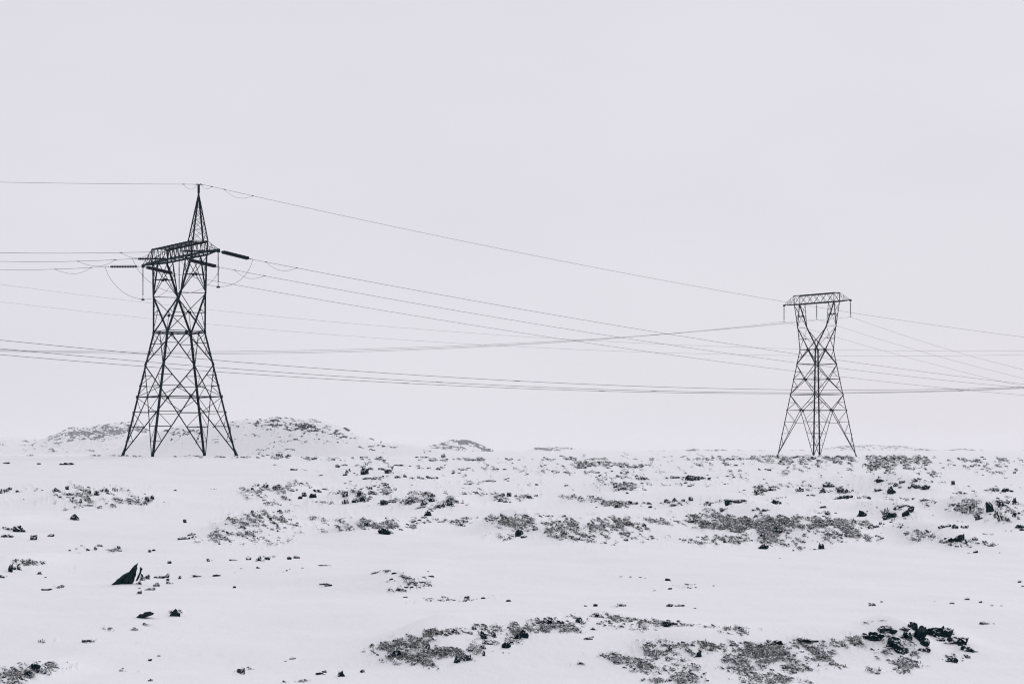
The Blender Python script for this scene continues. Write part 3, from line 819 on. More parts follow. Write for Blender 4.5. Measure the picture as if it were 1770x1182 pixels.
        # inner and outer side of the fork: crossed panels between the two faces
        for fn in (lambda h, sv: corner(su, sv, h), lambda h, sv: (corner(su, sv, h) if h < hm else Vector((su * um, sv * (wm + (w - wm) * (h - hm) / (hb - hm)), h)))):
            hs = P['side_panels']
            for h0, h1 in zip(hs, hs[1:]):
                a0, a1, b0, b1 = fn(h0, -1), fn(h1, -1), fn(h0, 1), fn(h1, 1)
                m.bar(a0, b1, T * 1.1, T * .6, (su, 0, 0)); m.bar(b0 + Vector((.03 * su, 0, 0)), a1 + Vector((.03 * su, 0, 0)), T * 1.1, T * .6, (su, 0, 0))
                hm_ = (h0 + h1) / 2
                m.bar(fn(hm_, -1), fn(hm_, 1), T, T * .6, (su, 0, 0))
                m.plate((fn(hm_, -1) + fn(hm_, 1)) / 2, (su, 0, 0), .26)
                m.bar(a1, b1, T, T * .6, (su, 0, 0))
        m.build('fork_lattice', M_STEEL, root)

    # crossarm: a box girder between the forks with a pointed cantilever at each end
    m = MB()
    nb = P['beam_panels']
    C = .11
    tipv = {su: Vector((su * tip, 0, hb + .06)) for su in (-1, 1)}
    for sv in (-1, 1):
        m.angle((-U, sv * w, hb), (U, sv * w, hb), (0, -sv, 0), (0, 0, 1), P['chord'])
        m.angle((-U, sv * w, ht), (U, sv * w, ht), (0, -sv, 0), (0, 0, -1), P['chord'])
        for k in range(nb):
            x0, x1 = -U + 2 * U * k / nb, -U + 2 * U * (k + 1) / nb
            m.bar((x0, sv * w, hb), ((x0 + x1) / 2, sv * w, ht), T * 1.15, T * .7, (0, 1, 0))
            m.bar(((x0 + x1) / 2, sv * w, ht), (x1, sv * w, hb), T * 1.15, T * .7, (0, 1, 0))
            if P.get('crossed'):
                m.bar((x0, sv * (w - .02), ht), ((x0 + x1) / 2, sv * (w - .02), hb), T, T * .6, (0, 1, 0)); m.bar(((x0 + x1) / 2, sv * (w - .02), hb), (x1, sv * (w - .02), ht), T, T * .6, (0, 1, 0))
        for su in (-1, 1):
            m.bar((su * U, sv * w, hb), (su * U, sv * w, ht), S, S * .7)
            m.angle((su * U, sv * w, hb), tipv[su] + Vector((0, sv * .09, 0)), (0, -sv, 0), (0, 0, 1), P['chord'] * .95)
            m.bar((su * U, sv * w, ht), tipv[su] + Vector((0, sv * .06, .08)), T * .9, T * .6)
            for t in (.33, .66):
                p = lerp(Vector((su * U, sv * w, hb)), tipv[su], t); q = lerp(Vector((su * U, sv * w, ht)), tipv[su], t)
                m.bar(p, q, T * .8, T * .5)
                q0 = lerp(Vector((su * U, sv * w, ht)), tipv[su], t - .33)
                m.bar(p, q0, T * .7, T * .45)
    for z in (hb, ht):
        for k in range(nb + 1):
            x0 = -U + 2 * U * k / nb
            m.bar((x0, -w, z + .02), (x0, w, z + .02), T, T * .6)
            if k < nb:
                x1 = x0 + 2 * U / nb
                sg = 1 if k % 2 else -1
                m.bar((x0, -w * sg, z - .02), (x1, w * sg, z - .02), T * .85, T * .5)
    for su in (-1, 1):
        for t in (.3, .6):
            p = lerp(Vector((su * U, w, hb)), tipv[su], t)
            m.bar((p.x, p.y, p.z), (p.x, -p.y, p.z), T * .9, T * .6)
        m.plate(tipv[su], (0, 1, 0), .34, .2)
    if P.get('walkway'):
        for k in range(nb * 3):
            x = -U + 2 * U * (k + .5) / (nb * 3)
            m.bar((x, -w * .55, ht - .03), (x, w * .55, ht - .03), .02, .02)
        for y in (-w * .55, w * .55):
            m.bar((-U, y, ht - .07), (U, y, ht - .07), .03, .05)
    m.build('crossarm', M_STEEL, root)

    # peak for the earth wire
    if P.get('peak'):
        m = MB()
        pu, pa, ph = P['peak']
        apex = Vector((P['apex_u'], 0, ph))
        base4 = [Vector((pu + a * pa, c * w, ht)) for a, c in corners]
        neck = [lerp(q, apex - Zv * .55, .965) for q in base4]
        for q, nk, (a, c) in zip(base4, neck, corners):
            m.angle(q, nk, (-a, 0, 0), (0, -c, 0), .10)
        hs = [0, .24, .45, .63, .78, .90]
        for t0, t1 in zip(hs, hs[1:]):
            r0 = [lerp(q, nk, t0) for q, nk in zip(base4, neck)]; r1 = [lerp(q, nk, t1) for q, nk in zip(base4, neck)]
            for i in range(4):
                j = (i + 1) % 4
                m.bar(r0[i], r1[j], T * .75, T * .45); m.bar(r0[j], r1[i], T * .75, T * .45)
                m.bar(r1[i], r1[j], T * .7, T * .45)
        m.bar(apex - Zv * .75, apex + Zv * .02, .17, .17)
        m.bar(apex + Vector((0, -.5, -.01)), apex + Vector((0, .5, -.01)), .035, .035)
        m.build('peak', M_STEEL, root)

    return root


PA = dict(floor=0, waist=11.2, s_foot=4.1, s_waist=1.86, mid=14.66, u_mid=3.57, w_mid=1.24, beam0=17.9, beam1=19.2,
          U=5.15, w=.75, tip=9.75, arm_low=11.2, cross=12.38, arm_mid=12.9, arm_t=.62, leg=.165, strut=.095, thin=.055, chord=.15,
          levels=[('down', 0, 5.4), ('up', 5.4, 8.35), ('down', 8.35, 11.2)], frames=[5.4, 11.2], heavy=[11.2],
          fork_n=2, side_panels=[11.2, 14.66, 17.9], beam_panels=10, walkway=True, peak=(4.8, .62, 24.2), apex_u=4.95)
PB = dict(floor=0, waist=17.6, s_foot=4.66, s_waist=1.98, mid=21.3, u_mid=3.63, w_mid=1.06, beam0=25.2, beam1=26.75,
          U=5.02, w=.64, tip=8.35, arm_low=15.2, cross=17.6, arm_mid=19.4, arm_t=.66, leg=.165, strut=.095, thin=.05, chord=.13,
          levels=[('down', 0, 7.63), ('up', 7.63, 10.2), ('down', 10.2, 12.75), ('up', 12.75, 15.2), ('down', 15.2, 17.6)],
          frames=[7.63, 10.2, 12.75, 15.2, 17.6], heavy=[], fork_n=3, side_panels=[17.6, 21.3, 25.2], beam_panels=3, crossed=True, gusset=.42)

YAW_A, YAW_B = math.radians(-61.5), math.radians(-57.0)   # the sight line to either pylon is 8 degrees off the camera axis
pylA = pylon('lattice_pylon', PYL_A, YAW_A, PA, 'nearer dark steel lattice pylon with a pointed peak and horizontal strain insulators')
pylB = pylon('lattice_pylon', PYL_B, YAW_B, PB, 'flat topped steel lattice pylon with three hanging insulators and no peak')


def world(root_loc, yaw, p):
    return Vector(root_loc) + Matrix.Rotation(yaw, 3, 'Z') @ Vector(p)


def to_local(root_loc, yaw, p):
    return Matrix.Rotation(-yaw, 3, 'Z') @ (Vector(p) - Vector(root_loc))


def insulator(root, p0, p1, rdisc, pitch, link=.35, weight=False, twin=0.0):
    """string of discs from p0 to p1 (pylon space) on a fitting at either end"""
    p0, p1 = Vector(p0), Vector(p1)
    d = (p1 - p0).normalized(); ln = (p1 - p0).length
    up = Vector((0, 0, 1)) if abs(d.z) < .9 else Vector((1, 0, 0))
    side = d.cross(up).normalized()
    offs = (-twin, twin) if twin else (0,)
    m = MB()
    for o in offs:
        s = side * o
        pts, rad = [], []
        n = int((ln - 2 * link) / pitch)
        for k in range(n):
            q = p0 + d * (link + k * pitch) + s
            for t, r in ((0, .3), (.12, .95), (.35, 1), (.5, .45), (.98, .3)):
                pts.append(q + d * (t * pitch)); rad.append(rdisc * r)
        m.tube(pts, rad, 10)
    o = m.build('insulator_string', M_GLASS, root)
    for q, e in ((p0, 1), (p1, -1)):
        f = MB()
        f.bar(q, q + d * (link * e), .05, .03)
        if twin: f.bar(q + d * (link * .8 * e) - side * (twin + .06), q + d * (link * .8 * e) + side * (twin + .06), .07, .04)
        f.build('fitting', M_STEEL, o)
    if weight:
        wgt = MB()
        wgt.tube([p1 - Zv * .02, p1 - Zv * .05, p1 - Zv * .16, p1 - Zv * .19], [.06, .17, .17, .10], 10)
        wgt.build('counterweight', M_STEEL, o)
    return o


def wire_fit(P0, P1, obs, fix0=None, n=70):
    """a sagging span between two plan positions; heights and sag fitted to the sightings obs"""
    P0, P1 = Vector(P0), Vector(P1)
    A, Bv = [], []
    for px, py in obs:
        a = (px - CX) / F
        den = (P1.x - P0.x) - a * (P1.y - P0.y)
        t = (a * P0.y - P0.x) / den
        d = P0.y + t * (P1.y - P0.y)
        A.append([1 - t, t, -4 * t * (1 - t)]); Bv.append((HY - py) / F * d)
    A, Bv = np.array(A), np.array(Bv)
    if fix0 is not None:
        Bv = Bv - A[:, 0] * fix0; A = A[:, 1:]
        if A.shape[0] == 1 or P1.z != 0:
            Bv = Bv - A[:, 0] * P1.z; sol = np.linalg.lstsq(A[:, 1:], Bv, rcond=None)[0]; z0, z1, s = fix0, P1.z, sol[0]
        else:
            sol = np.linalg.lstsq(A, Bv, rcond=None)[0]; z0, z1, s = fix0, sol[0], sol[1]
    else:
        z0, z1, s = np.linalg.lstsq(A, Bv, rcond=None)[0]

    def f(t):
        return Vector((P0.x + (P1.x - P0.x) * t, P0.y + (P1.y - P0.y) * t, z0 + (z1 - z0) * t - 4 * s * t * (1 - t)))
    return f


def cable(f, r, label, group, loops=(), n=90, name='power_cable'):
    m = MB()
    m.tube([f(i / n) for i in range(n + 1)], r, 5)
    o = m.build(name, M_WIRE, None)
    tag(o, label, 'cable', group)
    for t0, t1, drop in loops:
        lp = MB()
        a, b = f(t0), f(t1)
        k = 14
        lp.tube([a.lerp(b, i / k) - Zv * (4 * drop * (i / k) * (1 - i / k)) * (1.15 - .3 * i / k) for i in range(k + 1)], r * .8, 4)
        for q, dv in ((a, b - a), (b, b - a)):
            dv = dv.normalized()
            lp.tube([q - dv * .11, q - dv * .1, q + dv * .1, q + dv * .11], [.02, .04, .04, .02], 6)
        lp.build('damper_loop', M_WIRE, o)
    return o


# ---- the strain pylon and its line
uA = Matrix.Rotation(YAW_A, 3, 'Z') @ Vector((1, 0, 0))
vA = Matrix.Rotation(YAW_A, 3, 'Z') @ Vector((0, 1, 0))
dirR = Vector((.695, .72, 0)).normalized()
dirL = Vector((-.981, -.192, 0)).normalized()
R0, R1, RC = .155, .15, .016
phases = [('far', -1, -9.75), ('middle', 0, 0), ('near', 1, 9.75)]
obsR = {-1: [(600, 527), (1200, 618.6), (1458, 651.5), (1770, 683)], 0: [(600, 504), (1200, 602), (1455, 637), (1712, 665)], 1: [(600, 480), (1200, 585), (1451, 622), (1770, 664)]}
obsL = {-1: [(90, 465.7), (0, 466)], 0: [(130, 451.8), (0, 452)], 1: [(200, 437), (0, 437)]}
loopR = {-1: None, 0: (406, 457), 1: (460, 513)}
loopL = {-1: (157, 96), 0: (199, 135), 1: (262, 209)}
nameR = {-1: 'lowest of the three cables running right from the pylon with the peak', 0: 'middle of the three cables running right from the pylon with the peak',
         1: 'top one of the three cables running right from the strain insulators of the peaked pylon'}
nameL = {-1: 'lowest of three level cables leaving the left edge', 0: 'middle of three level cables leaving the left edge', 1: 'top one of three level cables leaving the left edge'}


def t_of(P0, P1, px):
    a = (px - CX) / F
    return (a * P0.y - P0.x) / ((P1.x - P0.x) - a * (P1.y - P0.y))


for nm, su, off in phases:
    attR = PYL_A + uA * off + Zv * 17.92
    attL = attR.copy()
    if su == 0:
        attR += vA * .8; attL -= vA * .8
    if su:
        attR += dirR * .12; attL += dirL * .12
    # to the right
    P1 = attR + dirR * 300
    zslope = .19 if su == 1 else .17
    e = attR + dirR * 3.75 - Zv * (.135 * 3.75)
    q0 = to_local(PYL_A, YAW_A, attR); q1 = to_local(PYL_A, YAW_A, e)
    insulator(pylA, q0, q1, R0, .15, .42, twin=.11)
    P1f = Vector((P1.x, P1.y, 0))
    f = wire_fit(e, P1f, obsR[su], fix0=e.z)
    lps = []
    if loopR[su]:
        lps = [(t_of(e, P1, loopR[su][0]), t_of(e, P1, loopR[su][1]), .5)]
    cable(f, RC, nameR[su], 'cables of the line on the peaked pylon', lps)
    # to the left
    P1 = attL + dirL * 280
    e2 = attL + dirL * 3.45 - Zv * (.02 * 3.45)
    insulator(pylA, to_local(PYL_A, YAW_A, attL), to_local(PYL_A, YAW_A, e2), R0, .15, .42, twin=.11)
    f = wire_fit(e2, Vector((P1.x, P1.y, 0)), obsL[su], fix0=e2.z)
    lps = [(t_of(e2, P1, loopL[su][0]), t_of(e2, P1, loopL[su][1]), .5)]
    cable(f, RC, nameL[su], 'cables of the line on the peaked pylon', lps)
    # jumper hanging in a loop from one string to the other, steadied by a hanging string
    c = (attR + attL) / 2 - Zv * 3.02
    if su == 0: c = c + uA * .0
    insulator(pylA, to_local(PYL_A, YAW_A, (attR + attL) / 2 - Zv * .05), to_local(PYL_A, YAW_A, c), .07, .10, .2, weight=True)
    jm = MB()
    pts = []
    ks = 30
    low = c - Zv * .02
    for i in range(ks + 1):
        t = i / ks
        p = e2 * (1 - t) ** 3 + 3 * (1 - t) ** 2 * t * (e2.lerp(low, .35) - Zv * 2.0) + 3 * (1 - t) * t * t * (e.lerp(low, .35) - Zv * 2.0) + e * t ** 3
        pts.append(p)
    mz = min(p.z for p in pts)
    top = max(e.z, e2.z)
    pts = [Vector((p.x, p.y, top - (top - p.z) * (top - low.z) / (top - mz) if p.z < min(e.z, e2.z) else p.z)) for p in pts]
    jm.tube(pts, RC * .95, 5)
    o = jm.build('jumper_cable', M_WIRE)
    tag(o, {-1: 'cable loop drooping under the left tip of the peaked pylon crossarm', 0: 'cable loop drooping under the middle of the peaked pylon crossarm',
            1: 'cable loop drooping under the right tip of the peaked pylon crossarm'}[su], 'cable', 'jumper loops of the peaked pylon')

# earth wire over the peak
apex = world(PYL_A, YAW_A, (4.95, 0, 24.2))
e = apex + vA * .5
P1 = e + dirR * 330
f = wire_fit(e, Vector((P1.x, P1.y, 0)), [(712, 400), (1200, 494), (1356, 522), (1468, 539), (1770, 583)], fix0=e.z)
cable(f, .014, 'single earth wire sloping down right from the tip of the peak', 'earth wires over the peak', [(t_of(e, P1, 388), t_of(e, P1, 437), .48), (t_of(e, P1, 347), t_of(e, P1, 366), .3)], name='earth_wire')
e = apex - vA * .5
P1 = e + dirL * 280
f = wire_fit(e, Vector((P1.x, P1.y, 0)), [(200, 318), (0, 315)], fix0=e.z)
cable(f, .014, 'topmost single wire running left from the tip of the peak', 'earth wires over the peak', [(t_of(e, P1, 341), t_of(e, P1, 317), .45)], name='earth_wire')

# ---- the suspension pylon and its line
uB = Matrix.Rotation(YAW_B, 3, 'Z') @ Vector((1, 0, 0))
vB = Matrix.Rotation(YAW_B, 3, 'Z') @ Vector((0, 1, 0))
lab_left = {-1: 'from the left insulator', 0: 'from the middle insulator', 1: 'from the right insulator'}
obsBL = {-1: [(1170, 578.6), (900, 594), (600, 609), (359, 611), (0, 607.5)], 0: [(1170, 577), (900, 592.5), (600, 608), (359, 609.6), (0, 605.5)], 1: [(1170, 575), (900, 591), (600, 606), (359, 608), (0, 604)]}
obsBR = {-1: [(1451, 583), (1600, 627), (1770, 668)], 0: [(1458, 566), (1600, 610), (1770, 654)], 1: [(1475, 550), (1610, 595), (1770, 639)]}
for su, off in ((-1, -8.35), (0, 0), (1, 8.35)):
    a = PYL_B + uB * off + Zv * 25.15
    b = a - Zv * 2.55
    insulator(pylB, to_local(PYL_B, YAW_B, a), to_local(PYL_B, YAW_B, b), .11, .13, .22)
    clamp = MB()
    clamp.tube([b - vB * .22, b - vB * .15, b + vB * .15, b + vB * .22], [.02, .05, .05, .02], 6)
    c = clamp.build('wire_clamp', M_STEEL)
    c.parent = pylB; c.matrix_parent_inverse = Matrix.Identity(4)
    c.data.transform(Matrix.Rotation(-YAW_B, 4, 'Z') @ Matrix.Translation(-PYL_B))
    P1 = b - vB * 300
    f = wire_fit(b, Vector((P1.x, P1.y, 0)), obsBL[su], fix0=b.z)
    cable(f, .015, 'thin sagging cable running left %s of the flat topped pylon' % lab_left[su], 'cables of the flat topped pylon')
    P1 = b + vB * 300
    f = wire_fit(b, Vector((P1.x, P1.y, 0)), obsBR[su], fix0=b.z)
    cable(f, .015, 'thin cable sloping down right %s of the flat topped pylon' % lab_left[su], 'cables of the flat topped pylon')

# ---- lines whose pylons are out of the picture
for lab, r, D0, D1, obs in (
        ('upper of two faint cables crossing the whole sky behind the peaked pylon', .020, 600, 640, [(0, 493), (264, 523), (359, 534), (600, 558), (956, 586), (1200, 597.5), (1451, 605), (1770, 606)]),
        ('lower of two faint cables crossing the whole sky behind the peaked pylon', .020, 610, 650, [(0, 522), (264, 550), (359, 560), (600, 580), (837, 597), (1040, 606), (1200, 611), (1465, 615), (1770, 613)])):
    P0, P1 = at(-500, 500, D0), at(2500, 560, D1); P0.z = P1.z = 0
    cable(wire_fit(P0, P1, obs), r, lab, 'faint cables in the background')
spl = {0: [893], 1: [760, 1130], 2: [702, 1041, 1660]}
for i, (lab, obs) in enumerate((
        ('top one of three dark sagging cables low across the picture', [(0, 588.5), (254, 612), (600, 639), (893, 658), (1200, 670.5), (1373, 674.6), (1770, 668)]),
        ('middle one of three dark sagging cables low across the picture', [(0, 602.7), (300, 629), (600, 651), (900, 667), (1200, 677), (1373, 679), (1465, 678.5), (1770, 669.5)]),
        ('lowest of three dark sagging cables low across the picture', [(0, 613), (300, 637), (600, 657), (900, 671), (1200, 679.3), (1373, 680.5), (1465, 679.5), (1770, 671)]))):
    P0, P1 = at(-400, 560, 150 + i * 4), at(2500, 600, 300 + i * 4); P0.z = P1.z = 0
    f = wire_fit(P0, P1, obs)
    o = cable(f, .016, lab, 'dark cables low across the picture')
    for px in spl[i]:
        t = t_of(P0, P1, px)
        a, b = f(t - .0016), f(t + .0016)
        sp = MB(); sp.tube([a, a.lerp(b, .1), a.lerp(b, .9), b], [.018, .032, .032, .018], 6)
        sp.build('splice_sleeve', M_WIRE, o)

# ------------------------------------------------------------------ stones
import bmesh


def rock_mesh(seed, cuts=7):
    """jagged lava: two or three split lumps grown into each other, with a broken skyline"""
    from mathutils import noise as mn
    rs = random.Random(seed)
    bm = bmesh.new()
    for part in range(3 + seed % 3):
        b2 = bmesh.new()
        bmesh.ops.create_icosphere(b2, subdivisions=3, radius=.6)
        planes = []
        for _ in range(cuts):
            n = Vector((rs.gauss(0, 1), rs.gauss(0, 1), rs.gauss(0, .8))).normalized()
            planes.append((n, rs.uniform(.22, .5)))
        planes.append((Vector((rs.uniform(-.5, .5), rs.uniform(-.3, .3), 1)).normalized(), rs.uniform(.10, .30)))
        off = Vector((rs.uniform(-.75, .75) if part else 0, rs.uniform(-.3, .3), 0))
        k = rs.uniform(.4, .8) if part else .85
        rot = Matrix.Rotation(rs.uniform(-.4, .4), 3, 'Y')
        for v in b2.verts:
            for n, d in planes:
                q = v.co.dot(n) - d
                if q > 0: v.co -= n * q
            p = v.co * 3.3 + Vector((seed * 3.1, part * 5.7, 0))
            v.co += v.co.normalized() * (mn.fractal(p, .7, 2.2, 5) * .16)
            v.co = rot @ Vector((v.co.x, v.co.y * .8, v.co.z)) * k + off
        me2 = bpy.data.meshes.new('t'); b2.to_mesh(me2); b2.free()
        bm.from_mesh(me2); bpy.data.meshes.remove(me2)
    xs = [v.co.x for v in bm.verts]; ys = [v.co.y for v in bm.verts]; zs = [v.co.z for v in bm.verts]
    lo = min(zs) + (max(zs) - min(zs)) * .30       # the lower third is in the ground
    for v in bm.verts:   # unit box standing on z = 0
        v.co = Vector(((v.co.x - (max(xs) + min(xs)) / 2) / (max(xs) - min(xs)), (v.co.y - (max(ys) + min(ys)) / 2) / (max(ys) - min(ys)), (v.co.z - lo) / (max(zs) - lo)))
    me = bpy.data.meshes.new('lava_rock')
    bm.to_mesh(me); bm.free()
    me.materials.append(M_ROCK)
    return me


ROCKS = [rock_mesh(s, 6 + s % 5) for s in range(18)]
BIG = []
for me in ROCKS[:12]:
    c = me.copy(); c.materials.clear(); c.materials.append(M_BARE_ROCK); BIG.append(c)

stones = []
for p, s in STONES.items():
    ox, oy = PANEL[p]
    for it in parse(s):
        X, Y, W, H = it[:4]
        lean = it[4] if len(it) > 4 else random.uniform(-8, 8)
        stones.append([ox + X / K, oy + Y / K, W / K, H / K, lean])
# the same stone may have been noted on two neighbouring panels
keep = []
for s in sorted(stones, key=lambda q: -q[2] * q[3]):
    if all(abs(s[0] - k[0]) > (s[2] + k[2]) * .30 or abs(s[1] - k[1]) > max(2.2, (s[3] + k[3]) * .30) for k in keep):
        keep.append(s)
pts = ground_many([s[0] for s in keep], [s[1] for s in keep])
keep = [s + [Vector(q)] for s, q in zip(keep, pts) if not np.isnan(q[0])]

PLACES = [  # x0, y0, x1, y1, phrase
    (0, 1130, 120, 1190, 'in the grassy patch at bottom left'),
    (180, 985, 312, 1032, 'right beside the wedge shaped boulder'),
    (185, 1030, 330, 1075, 'by the slug shaped boulder'),
    (0, 955, 90, 1020, 'at the left edge beside the wedge boulder'),
    (0, 895, 100, 940, 'at the left edge above the wedge boulder'),
    (100, 930, 300, 985, 'in snow just above the wedge boulder'),
    (0, 780, 130, 815, 'on smooth snow left of the peaked pylon'),
    (0, 830, 60, 860, 'at the left edge below the peaked pylon'),
    (60, 835, 210, 880, 'on the sparse mound below the peaked pylon'),
    (110, 880, 330, 930, 'on the open snow below the peaked pylon'),
    (210, 830, 330, 880, 'in the scrub below the peaked pylon'),
    (300, 890, 400, 945, 'at the foot of the pale grassy mound'),
    (330, 955, 620, 1020, 'in the row right of the wedge boulder'),
    (290, 955, 420, 1020, 'scattered right of the wedge boulder'),
    (240, 1100, 480, 1182, 'on the bare snow at the bottom left'),
    (480, 1120, 640, 1182, 'on the bare snow at the bottom centre'),
    (440, 780, 620, 800, 'on the snow line right of the peaked pylon'),
    (570, 795, 700, 825, 'in the upper boulders right of the peaked pylon'),
    (620, 795, 780, 832, 'in the string below the small dark knoll'),
    (440, 820, 570, 875, 'on the scrubby rise right of peaked pylon'),
    (570, 830, 690, 875, 'in the dark boulder group left of centre'),
    (650, 840, 800, 900, 'in the boulder band at the centre'),
    (560, 890, 740, 930, 'on the grassy mound left of centre'),
    (440, 870, 520, 890, 'above the pale grassy mound'),
    (740, 890, 900, 940, 'on the thin ridge of grass at the centre'),
    (780, 780, 960, 845, 'on the far snow in the middle'),
    (850, 845, 910, 890, 'on the near snow in the middle'),
    (600, 980, 780, 1020, 'in the thin gravel streaks at the centre'),
    (700, 1020, 900, 1045, 'in the lower gravel streak at the centre'),
    (640, 1060, 1070, 1160, 'on the front grassy ridge'),
    (1000, 1035, 1220, 1055, 'on the snow behind the front ridge'),
    (1060, 990, 1240, 1025, 'in the faint gravel streak right of centre'),
    (1070, 1060, 1200, 1110, 'at the right end of the front ridge'),
    (1100, 1095, 1500, 1182, 'on the second grassy ridge at the front'),
    (1490, 1065, 1610, 1182, 'in the dark outcrop at the bottom right'),
    (1600, 1065, 1690, 1182, 'in broken rocks right of the bottom right outcrop'),
    (1560, 1020, 1770, 1085, 'on open snow above the bottom right outcrop'),
    (1470, 1020, 1560, 1085, 'on snow left above the bottom right outcrop'),
    (900, 770, 1340, 812, 'on far snow left of the flat topped pylon'),
    (900, 812, 1060, 850, 'in the sparse row of far stones'),
    (1040, 812, 1140, 850, 'in the ragged heap right of centre'),
    (1140, 812, 1240, 832, 'in the short dark row right of centre'),
    (1140, 830, 1300, 850, 'below the short dark row right of centre'),
    (900, 850, 1060, 880, 'in the long scrub band right of centre'),
    (1060, 850, 1210, 882, 'in the middle of the long boulder band'),
    (1200, 850, 1310, 885, 'at the right of the long boulder band'),
    (900, 880, 1100, 945, 'on the grassy slope right of centre'),
    (1100, 880, 1300, 910, 'at the top of the brown grass slope'),
    (1280, 890, 1350, 950, 'on the lower brown grass slope'),
    (1320, 770, 1500, 815, 'around the feet of the flat topped pylon'),
    (1280, 830, 1410, 860, 'in scrub below the flat topped pylon'),
    (1400, 825, 1490, 865, 'in the boulders below the flat topped pylon'),
    (1490, 815, 1620, 865, 'in the leaning crag near the flat topped pylon'),
    (1600, 815, 1770, 860, 'near the right edge below the far hills'),
    (1320, 860, 1480, 895, 'in the loose row under the boulders'),
    (1480, 860, 1590, 898, 'in the paired black boulders on the right'),
    (1460, 895, 1580, 925, 'in the dark string under the paired boulders'),
    (1320, 895, 1500, 955, 'on the wide grass slope to the right'),
    (1660, 855, 1770, 905, 'in the tall boulder pile at the right edge'),
    (1580, 860, 1680, 895, 'left of the tall boulder pile'),
    (1600, 895, 1690, 945, 'left below the tall boulder pile'),
    (1680, 895, 1770, 945, 'at right edge under the tall boulder pile'),
    (1640, 945, 1770, 1015, 'on the bare snow by the right edge'),
]
ORD = ['leftmost', 'second from left', 'third from left', 'fourth from left', 'fifth from left', 'sixth from left', 'seventh from left', 'eighth from left',
       'ninth from left', 'tenth from left', 'eleventh from left', 'twelfth from left', 'thirteenth from left', 'fourteenth from left', 'fifteenth from left', 'sixteenth from left',
       'seventeenth from left', 'eighteenth from left', 'nineteenth from left', 'twentieth from left']


def place_of(x, y):
    best, bd = None, 1e9
    for x0, y0, x1, y1, ph in PLACES:
        if x0 <= x <= x1 and y0 <= y <= y1: return ph
        d = math.hypot(max(x0 - x, 0, x - x1), max(y0 - y, 0, y - y1) * 2)
        if d < bd: best, bd = ph, d
    return best


keep.sort(key=lambda q: -q[2] * q[3])
single, rest = keep[:296], keep[296:]
by = {}
for i, s in enumerate(single):
    asp = s[3] / s[2]
    shape = 'upright' if asp > .85 else ('flat' if asp < .4 else 'blocky')
    by.setdefault((place_of(s[0], s[1]), shape), []).append(i)
labels = {}
for (ph, shape), ids in by.items():
    assert len(ph.split()) <= 9, ph
    ids.sort(key=lambda i: single[i][0])
    for n, i in enumerate(ids):
        if len(ids) == 1:
            labels[i] = 'only %s black stone %s' % (shape, ph)
        else:
            labels[i] = '%s of %s black stones %s' % (ORD[min(n, 19)], shape, ph)
for i, s in enumerate(single):
    px, py, W, H, lean, q = s
    d = q.y
    w, h = W / F * d, H / F * d
    if px > 1480 and py > 1070: w, h = w * 1.22, h * 1.15   # the outcrop is one crowded heap
    pool = BIG if W * H > 110 else ROCKS
    o = bpy.data.objects.new('lava_rock', pool[(i * 5 + int(px)) % len(pool)])
    COL.objects.link(o)
    o.location = (q.x, q.y, q.z - h * .12)
    o.rotation_euler = (random.uniform(-.1, .1), -math.radians(lean), random.uniform(-.5, .5) + (math.pi if i % 2 else 0))
    o.scale = (w * 1.22, w * random.uniform(.6, .95) + h * .3, h * 1.12)
    tag(o, labels[i], 'rock', 'black lava stones poking out of the snow')


# two odd boulders of their own shape
def boulder(name, outlines, oy, thick, label):
    """outlines in panel px (panel a); each becomes a closed rough solid of real depth"""
    bm = bmesh.new()
    allp = [p for ol in outlines for p in ol]
    foot = max(p[1] for p in allp); midx = sum(p[0] for p in allp) / len(allp)
    q = Vector(ground_many([PANEL['a'][0] + midx / K], [PANEL['a'][1] + foot / K])[0])
    d = q.y
    sc = d / F / K
    for n, ol in enumerate(outlines):
        # resample the outline with small irregularities
        pts = []
        for (x0, y0), (x1, y1) in zip(ol, ol[1:] + ol[:1]):
            m = max(1, int(math.hypot(x1 - x0, y1 - y0) / 12))
            for k in range(m):
                t = k / m
                pts.append((x0 + (x1 - x0) * t + random.uniform(-1.5, 1.5), y0 + (y1 - y0) * t + random.uniform(-1.5, 1.5)))
        cx = sum(p[0] for p in pts) / len(pts); cy = sum(p[1] for p in pts) / len(pts)
        rings = []
        for dep, k in ((-1, .45), (-.62, .82), (-.1, 1.0), (.45, .86), (.9, .4)):
            ring = []
            for x, y in pts:
                xx = cx + (x - cx) * k + random.uniform(-2, 2); yy = cy + (y - cy) * k
                if y > foot - 10: yy = y
                ring.append(bm.verts.new(((xx - midx) * sc, dep * thick[n] + random.uniform(-.02, .02), (foot - yy) * sc - .03)))
            rings.append(ring)
        for r0, r1 in zip(rings, rings[1:]):
            for k in range(len(pts)):
                j = (k + 1) % len(pts)
                bm.faces.new((r0[k], r0[j], r1[j], r1[k]))
        bm.faces.new(rings[0][::-1]); bm.faces.new(rings[-1])
    bmesh.ops.triangulate(bm, faces=bm.faces[:])
    bmesh.ops.recalc_face_normals(bm, faces=bm.faces[:])
    me = bpy.data.meshes.new(name); bm.to_mesh(me); bm.free()
    me.materials.append(M_BOULDER)
    o = bpy.data.objects.new(name, me); COL.objects.link(o); o.location = q
    tag(o, label, 'rock', 'black lava stones poking out of the snow')


